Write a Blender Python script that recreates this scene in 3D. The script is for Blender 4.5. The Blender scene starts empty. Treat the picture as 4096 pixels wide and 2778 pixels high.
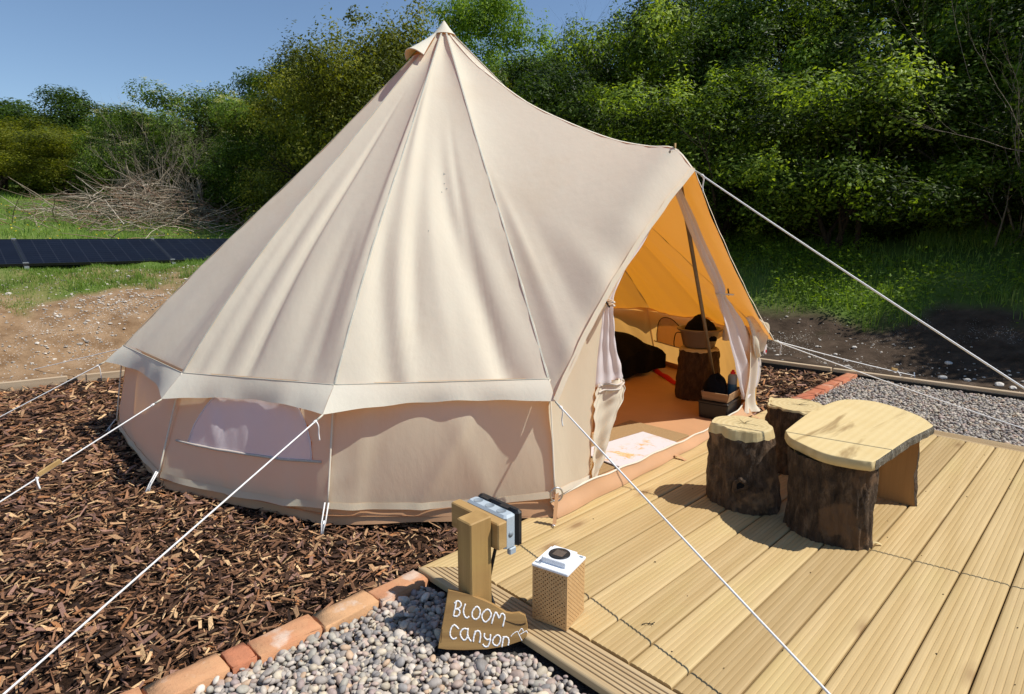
import bpy, bmesh, math, random
import numpy as np
from mathutils import Vector, Matrix
R = math.radians
random.seed(7)
col = bpy.context.scene.collection
scene = bpy.context.scene

# ------------------------------------------------------------------ camera, sky, sun, exposure
cam_d = bpy.data.cameras.new('camera'); cam = bpy.data.objects.new('camera', cam_d); col.objects.link(cam)
cam.location = (1.843, -1.269, 1.281)
cam.rotation_euler = (R(79.742), R(0.129), R(45.8685))
cam_d.sensor_fit = 'HORIZONTAL'; cam_d.sensor_width = 36; cam_d.lens = 21.36
cam_d.clip_start = 0.05; cam_d.clip_end = 2000
scene.camera = cam
SUN_AZ, SUN_EL = 38.5, 55.5            # azimuth measured from +X towards +Y
w = bpy.data.worlds.new('World'); scene.world = w; w.use_nodes = True
wn = w.node_tree.nodes; wl = w.node_tree.links; wn.clear()
wo = wn.new('ShaderNodeOutputWorld'); bg = wn.new('ShaderNodeBackground'); sky = wn.new('ShaderNodeTexSky')
sky.sky_type = 'NISHITA'; sky.sun_disc = False; sky.sun_elevation = R(SUN_EL); sky.sun_rotation = R(90 - SUN_AZ)
sky.air_density = 1.0; sky.dust_density = 0.0; sky.ozone_density = 3.0; sky.altitude = 0
bg.inputs['Strength'].default_value = 0.112
wl.new(sky.outputs[0], bg.inputs[0]); wl.new(bg.outputs[0], wo.inputs[0])
sd = bpy.data.lights.new('sun', 'SUN'); sun = bpy.data.objects.new('sun', sd); col.objects.link(sun)
sd.energy = 4.8; sd.angle = R(0.53); sd.color = (1.0, 0.955, 0.88)
sdir = Vector((math.cos(R(SUN_AZ))*math.cos(R(SUN_EL)), math.sin(R(SUN_AZ))*math.cos(R(SUN_EL)), math.sin(R(SUN_EL))))
sun.rotation_euler = sdir.to_track_quat('Z', 'Y').to_euler(); sun.location = (6, 6, 12)
vs = scene.view_settings
vs.view_transform = 'Standard'; vs.look = 'None'; vs.exposure = 0.13; vs.gamma = 1.0; vs.use_curve_mapping = False
scene.cycles.use_denoising = True
scene.cycles.max_bounces = 8; scene.cycles.diffuse_bounces = 4; scene.cycles.transparent_max_bounces = 6

# ------------------------------------------------------------------ helpers
def link(o, parent=None):
    col.objects.link(o)
    if parent is not None: o.parent = parent
    return o
def tag(o, label=None, cat=None, group=None, kind=None):
    if label: o['label'] = label
    if cat: o['category'] = cat
    if group: o['group'] = group
    if kind: o['kind'] = kind
    return o
def empty(name, loc=(0, 0, 0), rz=0.0, label=None, cat=None, group=None, kind=None):
    o = bpy.data.objects.new(name, None); o.empty_display_size = .1
    o.location = loc; o.rotation_euler = (0, 0, rz); link(o)
    return tag(o, label, cat, group, kind)
class MB:
    """collects faces of one mesh"""
    def __init__(s): s.v = []; s.f = []; s.sm = []
    def add(s, vs, fs, smooth=False):
        o = len(s.v); s.v += [tuple(p) for p in vs]; s.f += [tuple(i+o for i in f) for f in fs]; s.sm += [smooth]*len(fs); return s
    def box(s, c, d, rot=None, top=1.0, bev=0.0):
        """box centre c, size d; top scales the upper face; bev chamfers the four upright and the top edges"""
        x, y, z = d[0]/2, d[1]/2, d[2]/2
        if bev > 0:
            b = min(bev, x*.9, y*.9, z*.9)
            def ring(dx, dy, zz, k=1):
                return [(-x*k+dx, -y*k+b, zz), (-x*k+b, -y*k+dx, zz), (x*k-b, -y*k+dx, zz), (x*k-dx, -y*k+b, zz),
                        (x*k-dx, y*k-b, zz), (x*k-b, y*k-dx, zz), (-x*k+b, y*k-dx, zz), (-x*k+dx, y*k-b, zz)]
            P = ring(0, 0, -z) + ring(0, 0, z-b, top) + [(p[0]*(1-b/x) if 1 else 0, p[1]*(1-b/y), z) for p in ring(0, 0, z, top)]
            F = [tuple(range(7, -1, -1)), tuple(range(16, 24))]
            for k in (0, 8):
                for i in range(8): F.append((k+i, k+(i+1) % 8, k+8+(i+1) % 8, k+8+i))
        else:
            P = [(-x, -y, -z), (x, -y, -z), (x, y, -z), (-x, y, -z), (-x*top, -y*top, z), (x*top, -y*top, z), (x*top, y*top, z), (-x*top, y*top, z)]
            F = [(3, 2, 1, 0), (4, 5, 6, 7), (0, 1, 5, 4), (1, 2, 6, 5), (2, 3, 7, 6), (3, 0, 4, 7)]
        M = rot if rot is not None else Matrix.Identity(3)
        c = Vector(c)
        return s.add([M @ Vector(p) + c for p in P], F)
    def tube(s, pts, r, n=8, cap=True):
        pts = [Vector(p) for p in pts]; m = len(pts)
        rr = r if isinstance(r, (list, tuple)) else [r]*m
        V = []; up = None
        for i, p in enumerate(pts):
            t = (pts[min(i+1, m-1)] - pts[max(i-1, 0)]).normalized()
            if up is None: up = Vector((0, 0, 1)) if abs(t.z) < .9 else Vector((1, 0, 0))
            a = t.cross(up)
            if a.length < 1e-5: a = t.orthogonal()
            a.normalize(); b = a.cross(t).normalized(); up = b
            for k in range(n):
                an = 2*math.pi*k/n; V.append(p + (a*math.cos(an) + b*math.sin(an))*rr[i])
        F = [(i*n+k, i*n+(k+1) % n, (i+1)*n+(k+1) % n, (i+1)*n+k) for i in range(m-1) for k in range(n)]
        s.add(V, F, True)
        if cap:
            o = len(s.v)-len(V)
            s.f += [tuple(o+k for k in range(n-1, -1, -1)), tuple(o+(m-1)*n+k for k in range(n))]; s.sm += [False, False]
        return s
    def lathe(s, prof, n=24, c=(0, 0, 0), smooth=True):
        V = [(c[0]+r*math.cos(2*math.pi*k/n), c[1]+r*math.sin(2*math.pi*k/n), c[2]+z) for r, z in prof for k in range(n)]
        F = [(i*n+k, i*n+(k+1) % n, (i+1)*n+(k+1) % n, (i+1)*n+k) for i in range(len(prof)-1) for k in range(n)]
        return s.add(V, F, smooth)
    def grid(s, P, smooth=True, wrap=False):
        """P[i][j] points"""
        h = len(P); wd = len(P[0])
        F = [(i*wd+j, i*wd+(j+1) % wd, (i+1)*wd+(j+1) % wd, (i+1)*wd+j) for i in range(h-1) for j in range(wd if wrap else wd-1)]
        return s.add([p for row in P for p in row], F, smooth)
    def poly(s, outline, z0, z1):
        """upright prism over a 2D outline"""
        n = len(outline)
        V = [(x, y, z0) for x, y in outline] + [(x, y, z1) for x, y in outline]
        return s.add(V, [tuple(range(n-1, -1, -1)), tuple(range(n, 2*n))] + [(i, (i+1) % n, n+(i+1) % n, n+i) for i in range(n)])
    def mesh(s, name, mat):
        me = bpy.data.meshes.new(name); me.from_pydata(s.v, [], s.f)
        me.polygons.foreach_set('use_smooth', s.sm); me.update()
        for m in (mat if isinstance(mat, (list, tuple)) else [mat]): me.materials.append(m)
        return me
    def build(s, name, mat, parent=None, loc=None, rot=None):
        o = bpy.data.objects.new(name, s.mesh(name, mat))
        if loc is not None: o.location = loc
        if rot is not None: o.rotation_euler = rot
        return link(o, parent)
def np_mesh(name, V, F, mat, smooth=False, cols=None, rnd=None):
    """fast mesh from numpy: V (n,3), F (m,k)"""
    me = bpy.data.meshes.new(name); k = F.shape[1]
    me.vertices.add(len(V)); me.vertices.foreach_set('co', np.ascontiguousarray(V, dtype=np.float32).ravel())
    me.loops.add(F.size); me.loops.foreach_set('vertex_index', np.ascontiguousarray(F, dtype=np.int32).ravel())
    me.polygons.add(len(F)); me.polygons.foreach_set('loop_start', np.arange(0, F.size, k, dtype=np.int32))
    me.polygons.foreach_set('loop_total', np.full(len(F), k, dtype=np.int32))
    me.polygons.foreach_set('use_smooth', np.full(len(F), smooth, dtype=bool))
    me.update(calc_edges=True); me.validate()
    if cols is not None:
        a = me.attributes.new('col', 'FLOAT_COLOR', 'POINT')
        a.data.foreach_set('color', np.concatenate([cols, np.ones((len(cols), 1))], 1).astype(np.float32).ravel())
    if rnd is not None:
        a = me.attributes.new('rnd', 'FLOAT', 'POINT'); a.data.foreach_set('value', rnd.astype(np.float32).ravel())
    me.materials.append(mat)
    return me
def np_obj(name, *a, parent=None, **k): return link(bpy.data.objects.new(name, np_mesh(name, *a, **k)), parent)
def copy_tree(o, parent=None):
    c = o.copy(); col.objects.link(c); c.parent = parent
    for ch in o.children: copy_tree(ch, c)
    return c
def lerp(a, b, t): return a + (b-a)*t
def smooth01(x): x = max(0.0, min(1.0, x)); return x*x*(3-2*x)
def catmull(pts, n):
    P = [Vector(p) for p in pts]; out = []; m = len(P)-1
    for k in range(n+1):
        f = k/n*m; i = min(int(f), m-1); t = f-i
        p0 = P[max(i-1, 0)]; p1 = P[i]; p2 = P[i+1]; p3 = P[min(i+2, m)]
        out.append(.5*((2*p1) + (p2-p0)*t + (2*p0-5*p1+4*p2-p3)*t*t + (3*p1-p0-3*p2+p3)*t**3))
    return out

# ------------------------------------------------------------------ materials
class NT:
    def __init__(s, name):
        s.m = bpy.data.materials.new(name); s.m.use_nodes = True; s.t = s.m.node_tree; s.t.nodes.clear()
        s.out = s.t.nodes.new('ShaderNodeOutputMaterial')
    def n(s, typ, ins=None, **props):
        nd = s.t.nodes.new('ShaderNode'+typ)
        for k, v in props.items(): setattr(nd, k, v)
        for k, v in (ins or {}).items():
            sk = nd.inputs[k]
            if isinstance(v, bpy.types.NodeSocket): s.t.links.new(v, sk)
            elif isinstance(v, tuple) and len(v) == 3 and sk.type == 'RGBA': sk.default_value = (*v, 1)
            else: sk.default_value = v
        return nd
    def coord(s, kind='Object', scale=(1, 1, 1), loc=(0, 0, 0), rot=(0, 0, 0)):
        tc = s.n('TexCoord'); return s.n('Mapping', {'Vector': tc.outputs[kind], 'Scale': scale, 'Location': loc, 'Rotation': rot}).outputs[0]
    def noise(s, vec, scale, detail=4, rough=.55, dist=0.0):
        return s.n('TexNoise', {'Vector': vec, 'Scale': scale, 'Detail': detail, 'Roughness': rough, 'Distortion': dist}).outputs[0]
    def ramp(s, fac, stops, interp='LINEAR'):
        r = s.n('ValToRGB', {'Fac': fac}); e = r.color_ramp.elements; r.color_ramp.interpolation = interp
        while len(e) > 1: e.remove(e[-1])
        e[0].position = stops[0][0]; c = stops[0][1]; e[0].color = (*c, 1) if isinstance(c, tuple) else (c, c, c, 1)
        for p, c in stops[1:]:
            x = e.new(p); x.color = (*c, 1) if isinstance(c, tuple) else (c, c, c, 1)
        return r.outputs[0]
    def mix(s, fac, a, b, mode='MIX'):
        nd = s.n('Mix', data_type='RGBA', blend_type=mode, clamp_factor=True)
        for i, v in ((0, fac), (6, a), (7, b)):
            sk = nd.inputs[i]
            if isinstance(v, bpy.types.NodeSocket): s.t.links.new(v, sk)
            elif isinstance(v, tuple): sk.default_value = (*v, 1)
            else: sk.default_value = v
        return nd.outputs[2]
    def math(s, op, a, b=0.0, clamp=False):
        nd = s.n('Math', operation=op, use_clamp=clamp)
        for i, v in ((0, a), (1, b)):
            if isinstance(v, bpy.types.NodeSocket): s.t.links.new(v, nd.inputs[i])
            else: nd.inputs[i].default_value = v
        return nd.outputs[0]
    def bump(s, h, strength=.3, dist=.01): return s.n('Bump', {'Height': h, 'Strength': strength, 'Distance': dist}).outputs[0]
    def bsdf(s, color, rough=.6, normal=None, spec=.5, **kw):
        ins = {'Base Color': color, 'Roughness': rough, 'Specular IOR Level': spec}
        if normal is not None: ins['Normal'] = normal
        ins.update(kw)
        return s.n('BsdfPrincipled', ins).outputs[0]
    def done(s, shader):
        s.t.links.new(shader, s.out.inputs[0]); return s.m
def simple(name, color, rough=.6, var=.15, scale=20, spec=.4, bump=0.0, metal=0.0):
    g = NT(name); v = g.coord()
    n = g.noise(v, scale, 4); c = g.ramp(n, [(.25, tuple(x*(1-var) for x in color)), (.75, tuple(min(1, x*(1+var)) for x in color))])
    return g.done(g.bsdf(c, rough, g.bump(n, bump, .004) if bump else None, spec, Metallic=metal))
M = {}
def canvas(name, base, trans, f, stain=True):
    g = NT(name); v = g.coord()
    n1 = g.noise(v, 3.0, 5, .6); n2 = g.noise(v, 900, 2, .5)
    c = g.mix(g.ramp(n1, [(.3, 0.0), (.75, .35)]), base, tuple(x*y for x, y in zip(base, (.93, .90, .86))))
    if stain:
        n3 = g.noise(g.coord(loc=(3, 1, 4)), 1.3, 6, .65)
        c = g.mix(g.ramp(n3, [(.56, 0.0), (.76, .45)]), c, tuple(x*y for x, y in zip(base, (.88, .82, .74))))
    wr = g.noise(g.coord(scale=(1, 1, .45)), 14, 5, .6)
    bm = g.n('Bump', {'Height': n2, 'Strength': .10, 'Distance': .001, 'Normal': g.bump(wr, .30, .008)}).outputs[0]
    d = g.bsdf(c, .85, bm, .15, **{'Sheen Weight': .05})
    t = g.n('BsdfTranslucent', {'Color': trans, 'Normal': bm}).outputs[0]
    return g.done(g.n('MixShader', {0: f, 1: d, 2: t}).outputs[0])
M['canvas'] = canvas('tent_canvas', (.835, .795, .635), (.84, .31, .016), .33)
M['canvas_wall'] = canvas('tent_wall_canvas', (.88, .825, .62), (.90, .48, .12), .44)
M['canvas_hem'] = canvas('tent_canvas_hem', (.82, .785, .645), (.86, .36, .03), .22, False)
M['canvas_flap'] = canvas('door_canvas', (.79, .74, .58), (.86, .42, .10), .28, False)
M['net'] = canvas('net_white', (.84, .80, .82), (.85, .74, .68), .35, False)
M['window_net'] = canvas('window_net', (.90, .87, .91), (.95, .86, .84), .42, False)
M['groundsheet'] = simple('groundsheet_pvc', (.50, .285, .150), .5, .06, 6, .3, .05)
M['seam'] = simple('seam_thread', (.52, .49, .40), .8, .1, 60)
M['zip'] = simple('zip_tape', (.55, .47, .40), .7, .12, 200)
M['rope'] = simple('rope_white', (.80, .78, .75), .75, .12, 400, .3, .3)
M['pole'] = simple('steel_pole', (.16, .12, .08), .4, .2, 30, .5, 0, .3)
M['steel'] = simple('galvanised_steel', (.55, .56, .57), .38, .15, 60, .5, 0, .9)
M['black'] = simple('black_plastic', (.012, .012, .013), .38, .2, 30)
M['black_cloth'] = simple('black_cloth', (.006, .006, .007), .95, .4, 30, .1, .3)
M['grey_plastic'] = simple('grey_plastic', (.40, .46, .50), .38, .06, 10)
M['grey_dark'] = simple('grey_line', (.24, .28, .31), .4, .05, 10)
M['white_plastic'] = simple('white_plastic', (.80, .82, .85), .4, .03, 10)
M['paint'] = simple('white_paint', (.86, .85, .84), .7, .08, 160, .3, .2)
M['red'] = simple('red_plastic', (.62, .02, .03), .4, .1, 20)
M['red_cloth'] = simple('red_cloth', (.50, .012, .012), .9, .2, 40)
M['blue_can'] = simple('blue_label', (.045, .14, .24), .35, .2, 15)
M['basin'] = simple('taupe_plastic', (.20, .155, .115), .4, .05, 8)
M['membrane'] = simple('weed_membrane', (.012, .012, .012), .8, .4, 60)
def wood(name, lo, hi, axis=1, ringscale=1.0, rough=.65, knots=True, rnd=.5, rib=0.0, dark=(.25, .14, .06)):
    """sawn timber, grain along the given local axis"""
    g = NT(name); st = [14, 14, 14]; st[axis] = .9
    oi = g.n('ObjectInfo').outputs['Random']
    off = g.n('CombineXYZ', {0: g.math('MULTIPLY', oi, 37.0), 1: g.math('MULTIPLY', oi, 91.0), 2: g.math('MULTIPLY', oi, 13.0)}).outputs[0]
    tc = g.n('TexCoord').outputs['Object']
    vv = g.n('VectorMath', {0: tc, 1: off}, operation='ADD').outputs[0]
    v = g.n('Mapping', {'Vector': vv, 'Scale': tuple(st)}).outputs[0]
    n1 = g.noise(v, 1.1*ringscale, 3, .6, .8)
    bands = g.n('TexWave', {'Vector': v, 'Scale': .42*ringscale, 'Distortion': 9.0, 'Detail': 3.0, 'Detail Scale': 1.2}, wave_type='BANDS', bands_direction='DIAGONAL').outputs[1]
    st2 = [110, 110, 110]; st2[axis] = 4
    fine = g.noise(g.n('Mapping', {'Vector': vv, 'Scale': tuple(st2)}).outputs[0], 1.6, 4, .65)
    k = g.mix(.68, bands, n1)
    c = g.ramp(k, [(.20, lo), (.80, hi)])
    c = g.mix(g.ramp(fine, [(.35, .22), (.62, 0.0)]), c, tuple(x*.72 for x in lo))
    if knots:
        sk = [5.2, 5.2, 5.2]; sk[axis] = 2.0
        vo = g.n('TexVoronoi', {'Vector': g.n('Mapping', {'Vector': vv, 'Scale': tuple(sk)}).outputs[0], 'Scale': 1.0, 'Randomness': 1.0}).outputs[0]
        c = g.mix(g.ramp(vo, [(.045, .8), (.10, .32), (.19, 0.0)]), c, dark)
        big = g.noise(g.n('Mapping', {'Vector': vv, 'Scale': (3, 1.2, 3)}).outputs[0], 1.4, 4, .6)
        c = g.mix(g.ramp(big, [(.52, 0.0), (.72, .30)]), c, tuple(a*b for a, b in zip(hi, (.92, 1.0, .80))))
    tint = g.ramp(g.math('FRACT', g.math('MULTIPLY', oi, 7.31)), [(0.0, (1-.22*rnd, 1-.26*rnd, 1-.30*rnd)), (.5, (1.0, .98, .95)), (1.0, (1.0, 1.0, 1.0))])
    c = g.mix(1.0, c, tint, 'MULTIPLY')
    return g.done(g.bsdf(c, rough, g.bump(g.mix(.5, fine, bands), .25, .0025), .3))
M['deck'] = wood('deck_pine', (.475, .335, .150), (.575, .428, .218), 1, 1.0, .6, True, .85)
M['deck_x'] = wood('deck_pine_border', (.42, .295, .155), (.53, .40, .23), 0, 1.0, .62, False, .3)
M['post'] = wood('treated_post', (.36, .215, .075), (.55, .36, .14), 2, .8, .62, True, .4)
M['cross'] = wood('treated_crossbar', (.38, .23, .085), (.56, .38, .16), 0, .8, .62, True, .4)
M['sign'] = wood('sign_board', (.26, .145, .05), (.44, .27, .10), 0, 1.5, .7, False, .3)
M['edging'] = wood('edging_timber', (.42, .31, .20), (.58, .46, .32), 0, 1.0, .75, True, .4)
M['edging_y'] = wood('edging_timber_y', (.42, .31, .20), (.58, .46, .32), 1, 1.0, .75, True, .4)
M['tray'] = wood('tray_wood', (.30, .18, .09), (.42, .26, .14), 0, 2, .7, False, .3)
def endgrain(name, lo, hi, crack=True, centre=(0, 0, 0), axisy=False):
    g = NT(name); v = g.coord(loc=tuple(-x for x in centre))
    n = g.noise(v, 5, 3); nf = g.noise(v, 40, 4)
    if axisy:
        wv = g.n('TexWave', {'Vector': g.coord(scale=(7, .7, 1)), 'Scale': 1.2, 'Distortion': 2.5, 'Detail': 3}, wave_type='BANDS', bands_direction='X').outputs[1]
    else:
        wv = g.n('TexWave', {'Vector': v, 'Scale': 12, 'Distortion': 2.2, 'Detail': 2}, wave_type='RINGS', rings_direction='Z').outputs[1]
    c = g.ramp(g.mix(.80 if axisy else .6, wv, n), [(.25, lo), (.75, hi)])
    c = g.mix(g.ramp(nf, [(.55, 0.0), (.75, .3)]), c, tuple(x*.75 for x in lo))
    if axisy:   # dark heart streak along the slab
        st = g.noise(g.coord(scale=(5.5, .9, 1), loc=(1.7, .3, 0)), 1.5, 4, .6, .6)
        c = g.mix(g.ramp(st, [(.60, 0.0), (.70, .55), (.80, .8)]), c, (.20, .105, .03))
    return g.done(g.bsdf(c, .7, g.bump(g.mix(.5, nf, wv), .25, .003), .25))
M['cutwood'] = endgrain('cut_wood', (.52, .40, .195), (.61, .49, .26))
M['slab'] = endgrain('slab_wood', (.61, .46, .215), (.67, .53, .275), axisy=True)
M['innerwood'] = wood('split_wood', (.34, .18, .07), (.46, .27, .11), 2, .7, .7, False, .2)
def bark(name, lo, mid, hi, rough=.6, patch=None):
    g = NT(name); v = g.coord(scale=(1, 1, .42)); v2 = g.coord()
    n = g.noise(v, 30, 7, .72, .35); n2 = g.noise(v2, 6, 4)
    c = g.ramp(n, [(.28, lo), (.52, mid), (.75, hi)])
    if patch: c = g.mix(g.ramp(n2, [(.57, 0.0), (.63, .85)]), c, patch)
    wet = g.ramp(n2, [(.35, rough), (.65, min(1, rough+.3))])
    return g.done(g.bsdf(c, wet, g.bump(n, 1.0, .05), .3))
M['bark'] = bark('log_bark', (.018, .011, .007), (.095, .060, .036), (.28, .19, .12), .5, (.20, .115, .06))
M['bark_scarred'] = bark('log_bark_scarred', (.022, .013, .008), (.11, .068, .040), (.28, .18, .11), .5, (.34, .20, .10))
M['bark_grey'] = bark('lichen_bark', (.06, .05, .035), (.22, .19, .14), (.42, .39, .31), .8)
M['bark_dim'] = bark('stump_bark', (.03, .015, .008), (.09, .05, .025), (.16, .09, .05), .8)
def attr_col(name, rough=.7, bumpscale=0, spec=.3, bstr=.4, vary=.0):
    g = NT(name); a = g.n('Attribute', attribute_name='col').outputs[0]; c = a; nrm = None
    if bumpscale:
        n = g.noise(g.coord(), bumpscale, 4); nrm = g.bump(n, bstr, .004)
        c = g.mix(1.0, a, g.ramp(n, [(.2, 1-vary), (.8, 1.0+vary*.3)]), 'MULTIPLY')
    return g.done(g.bsdf(c, rough, nrm, spec))
M['pebble'] = attr_col('pebble_stone', .62, 120, .35, .15, .25)
M['chip'] = attr_col('bark_chip', .75, 220, .25, .8, .5)
M['chalk'] = attr_col('chalk_stone', .8, 60, .2, .5, .2)
M['stick'] = attr_col('dead_wood', .8, 60, .2, .4, .4)
def leafmat(name, stops, trans=.42, rough=.5, spec=.18):
    g = NT(name); a = g.n('Attribute', attribute_name='rnd').outputs[2]
    c = g.ramp(a, stops)
    d = g.bsdf(c, rough, None, spec)
    tc = g.mix(1.0, c, (1.55, 1.5, .35), 'MULTIPLY')
    t = g.n('BsdfTranslucent', {'Color': tc}).outputs[0]
    return g.done(g.n('MixShader', {0: trans, 1: d, 2: t}).outputs[0])
M['leaf_green'] = leafmat('leaf_hawthorn', [(0, (.020, .034, .004)), (.45, (.092, .150, .016)), (.75, (.23, .33, .04)), (1, (.37, .47, .08))])
M['leaf_dark'] = leafmat('leaf_dark', [(0, (.014, .028, .004)), (.5, (.055, .100, .012)), (1, (.125, .195, .025))])
M['leaf_bright'] = leafmat('leaf_elder', [(0, (.06, .11, .010)), (.5, (.18, .29, .03)), (1, (.30, .42, .06))])
M['leaf_olive'] = leafmat('leaf_olive', [(0, (.045, .055, .007)), (.5, (.14, .165, .018)), (1, (.29, .29, .04))])
M['leaf_mid'] = leafmat('leaf_mid', [(0, (.016, .030, .004)), (.5, (.078, .136, .016)), (1, (.23, .33, .05))])
M['grass'] = leafmat('grass_blade', [(0, (0.074, 0.142, 0.020)), (.45, (0.162, 0.270, 0.041)), (.8, (0.270, 0.378, 0.068)), (1, (0.486, 0.432, 0.162))], .35, .5, .35)
M['flower'] = leafmat('elder_flower', [(0, (.55, .55, .36)), (1, (.80, .78, .58))], .3, .8, .2)
M['yellow_flower'] = leafmat('buttercup', [(0, (.75, .55, .02)), (1, (.85, .68, .04))], .2, .5, .4)
M['trunk'] = bark('tree_bark', (.02, .015, .01), (.06, .045, .03), (.13, .10, .075), .85)
M['trunk_pale'] = bark('pale_branch', (.18, .14, .10), (.36, .30, .22), (.54, .47, .38), .85)
M['trunk_dark'] = bark('dark_branch', (.010, .008, .006), (.03, .023, .017), (.07, .055, .04), .9)

# ------------------------------------------------------------------ terrain
def smax(a, b, k=.35): return np.log(np.exp(a/k)+np.exp(b/k))*k - k*math.log(2)*np.exp(-np.abs(a-b)/k)*0
def vnoise(x, y, f, seed=0):
    """cheap smooth value noise, numpy"""
    x = x*f+seed*17.3; y = y*f+seed*9.7; xi = np.floor(x); yi = np.floor(y); xf = x-xi; yf = y-yi
    u = xf*xf*(3-2*xf); v = yf*yf*(3-2*yf)
    def h(a, b): s_ = np.sin(a*127.1+b*311.7+seed*74.7)*43758.5453; return s_-np.floor(s_)
    return (h(xi, yi)*(1-u)+h(xi+1, yi)*u)*(1-v)+(h(xi, yi+1)*(1-u)+h(xi+1, yi+1)*u)*v
def xb(y): return -4.95+.19*np.clip(y, -3, 2.4)
def yb(x): return 4.995+.055*np.clip(x, -6, 3)
def terrain(x, y):
    x = np.asarray(x, float); y = np.asarray(y, float)
    dl = xb(y)-x; dr = y-yb(x)
    pl = np.interp(dl, [0, .35, .9, 1.5, 2.8, 5, 30, 200], [0, .05, .34, .56, .86, 1.08, 3.9, 32.0])
    pr = np.interp(dr, [0, .6, 1.2, 1.8, 2.9, 5, 12, 40, 200], [0, .05, .20, .46, .88, 1.35, 2.8, 6.5, 12.0])
    h = np.where((dl > 0) & (dr > 0), np.maximum(pl, pr)+.25*np.minimum(pl, pr), np.maximum(pl, pr))
    out = np.maximum(dl, dr)
    n = (vnoise(x, y, 3.1, 1)-.5)*.07+(vnoise(x, y, 9.0, 2)-.5)*.035+(vnoise(x, y, .5, 3)-.5)*.16
    edge = np.clip((out+.015)/.05, 0, 1)
    return -.10+edge*.085+h+n*np.clip(out/.6, 0, 1)*edge
def graded(lo, hi, a, b, fine, grow=1.16):
    m = list(np.arange(a, b+1e-6, fine)); s_ = fine
    while m[-1] < hi: s_ *= grow; m.append(m[-1]+s_)
    s_ = fine; l = []; c = a
    while c > lo: s_ *= grow; c -= s_; l.append(c)
    return np.array(l[::-1]+m)
gx = graded(-300, 250, -10.5, 3.2, .09); gy = graded(-250, 300, -3.2, 10.5, .09)
X, Y = np.meshgrid(gx, gy); Z = terrain(X, Y)
nx = len(gx); idx = np.arange(X.size).reshape(X.shape)
F = np.stack([idx[:-1, :-1], idx[:-1, 1:], idx[1:, 1:], idx[1:, :-1]], -1).reshape(-1, 4)
dl = xb(Y)-X; dr = Y-yb(X)
nz = vnoise(X, Y, 1.3, 5)*.6+vnoise(X, Y, 4, 6)*.4
grassL = np.clip((dl-1.75+(nz-.5)*1.3)/.35, 0, 1); grassR = np.clip((dr-1.55+(nz-.5)*1.0)/.4, 0, 1)
grassL = grassL*np.where(dl < 3.0, np.clip(.25+1.5*(vnoise(X, Y, 2.6, 44)*.6+vnoise(X, Y, 7, 45)*.4-.25), 0, 1), 1)
GR = np.maximum(np.where(dl > 0, grassL, 0), np.where(dr > 0, grassR, 0)); GR = np.where((dl < 1.4) & (dr < 0), 0, GR)
DARK_SOIL = np.clip((dr-dl*1.2)/1.0+.5, 0, 1)*(dr > -.5)  # soil blends to a darker brown towards the right-hand bank
g = NT('soil_and_turf'); v = g.coord()
ga = g.n('Attribute', attribute_name='grass').outputs[2]; da = g.n('Attribute', attribute_name='dark_soil').outputs[2]
n1 = g.noise(v, 5, 6, .65); n2 = g.noise(v, 45, 5, .6); n3 = g.noise(v, 1.2, 4)
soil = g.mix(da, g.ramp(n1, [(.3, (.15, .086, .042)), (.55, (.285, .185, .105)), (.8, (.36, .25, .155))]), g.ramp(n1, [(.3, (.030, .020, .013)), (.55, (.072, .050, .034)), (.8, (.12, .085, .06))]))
chalk = g.n('TexVoronoi', {'Vector': v, 'Scale': 55.0}).outputs[0]
cm = g.math('MULTIPLY', g.ramp(chalk, [(.18, 1.0), (.26, 0.0)]), g.ramp(g.noise(v, 1.7, 4), [(.54, 0.0), (.64, 1.0)]))
soil = g.mix(cm, soil, (.55, .50, .43))
turf = g.ramp(g.mix(.5, n2, n3), [(.25, (.05, .09, .018)), (.5, (.10, .155, .03)), (.75, (.21, .22, .075))])
c = g.mix(ga, soil, turf)
M['soil'] = g.done(g.bsdf(c, .95, g.bump(g.mix(.4, n1, n2), .8, .03), .1))
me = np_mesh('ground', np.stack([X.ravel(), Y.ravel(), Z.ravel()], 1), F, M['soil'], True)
for nm, arr in (('grass', GR), ('dark_soil', DARK_SOIL)):
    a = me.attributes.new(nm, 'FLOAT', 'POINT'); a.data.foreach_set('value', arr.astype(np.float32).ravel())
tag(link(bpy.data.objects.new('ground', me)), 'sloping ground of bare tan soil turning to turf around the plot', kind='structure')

rng = np.random.default_rng(11)
# ------------------------------------------------------------------ mulch bed: ground sheet and loose bark chips
g = NT('mulch_base'); v = g.coord(); n = g.noise(v, 60, 6, .7); n_b = g.noise(v, 9, 4)
M['mulch'] = g.done(g.bsdf(g.ramp(n, [(.3, (.012, .007, .005)), (.55, (.045, .024, .014)), (.8, (.12, .066, .035))]), .9, g.bump(n, 1.0, .03), .1))
mb = MB(); gxs = np.linspace(0, 1, 40)
def mulch_pt(a, b):
    y = lerp(-3.2, 4.97, b); x0 = float(xb(np.array(y)))+.0; x1 = -.03 if y < 3.45 else .0; x = lerp(x0, x1, a); return (x, y, -.062+.012*math.sin(x*5+y*3)*math.sin(y*4-x))
mb.grid([[mulch_pt(a, b) for a in gxs] for b in np.linspace(0, 1, 60)])
mulch = tag(mb.build('mulch_bed', M['mulch']), 'dark brown bark mulch bed under and around the tent', kind='structure')
def tent_inside(x, y, r=2.22): return np.hypot(x+2.05, y-1.8) < r
camx, camy = 1.843, -1.269
def scatter(n, x0, x1, y0, y1, dens):
    """random points thinned by dens(x,y) in 0..1"""
    x = rng.uniform(x0, x1, n); y = rng.uniform(y0, y1, n); k = rng.uniform(0, 1, n) < dens(x, y); return x[k], y[k]
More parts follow.
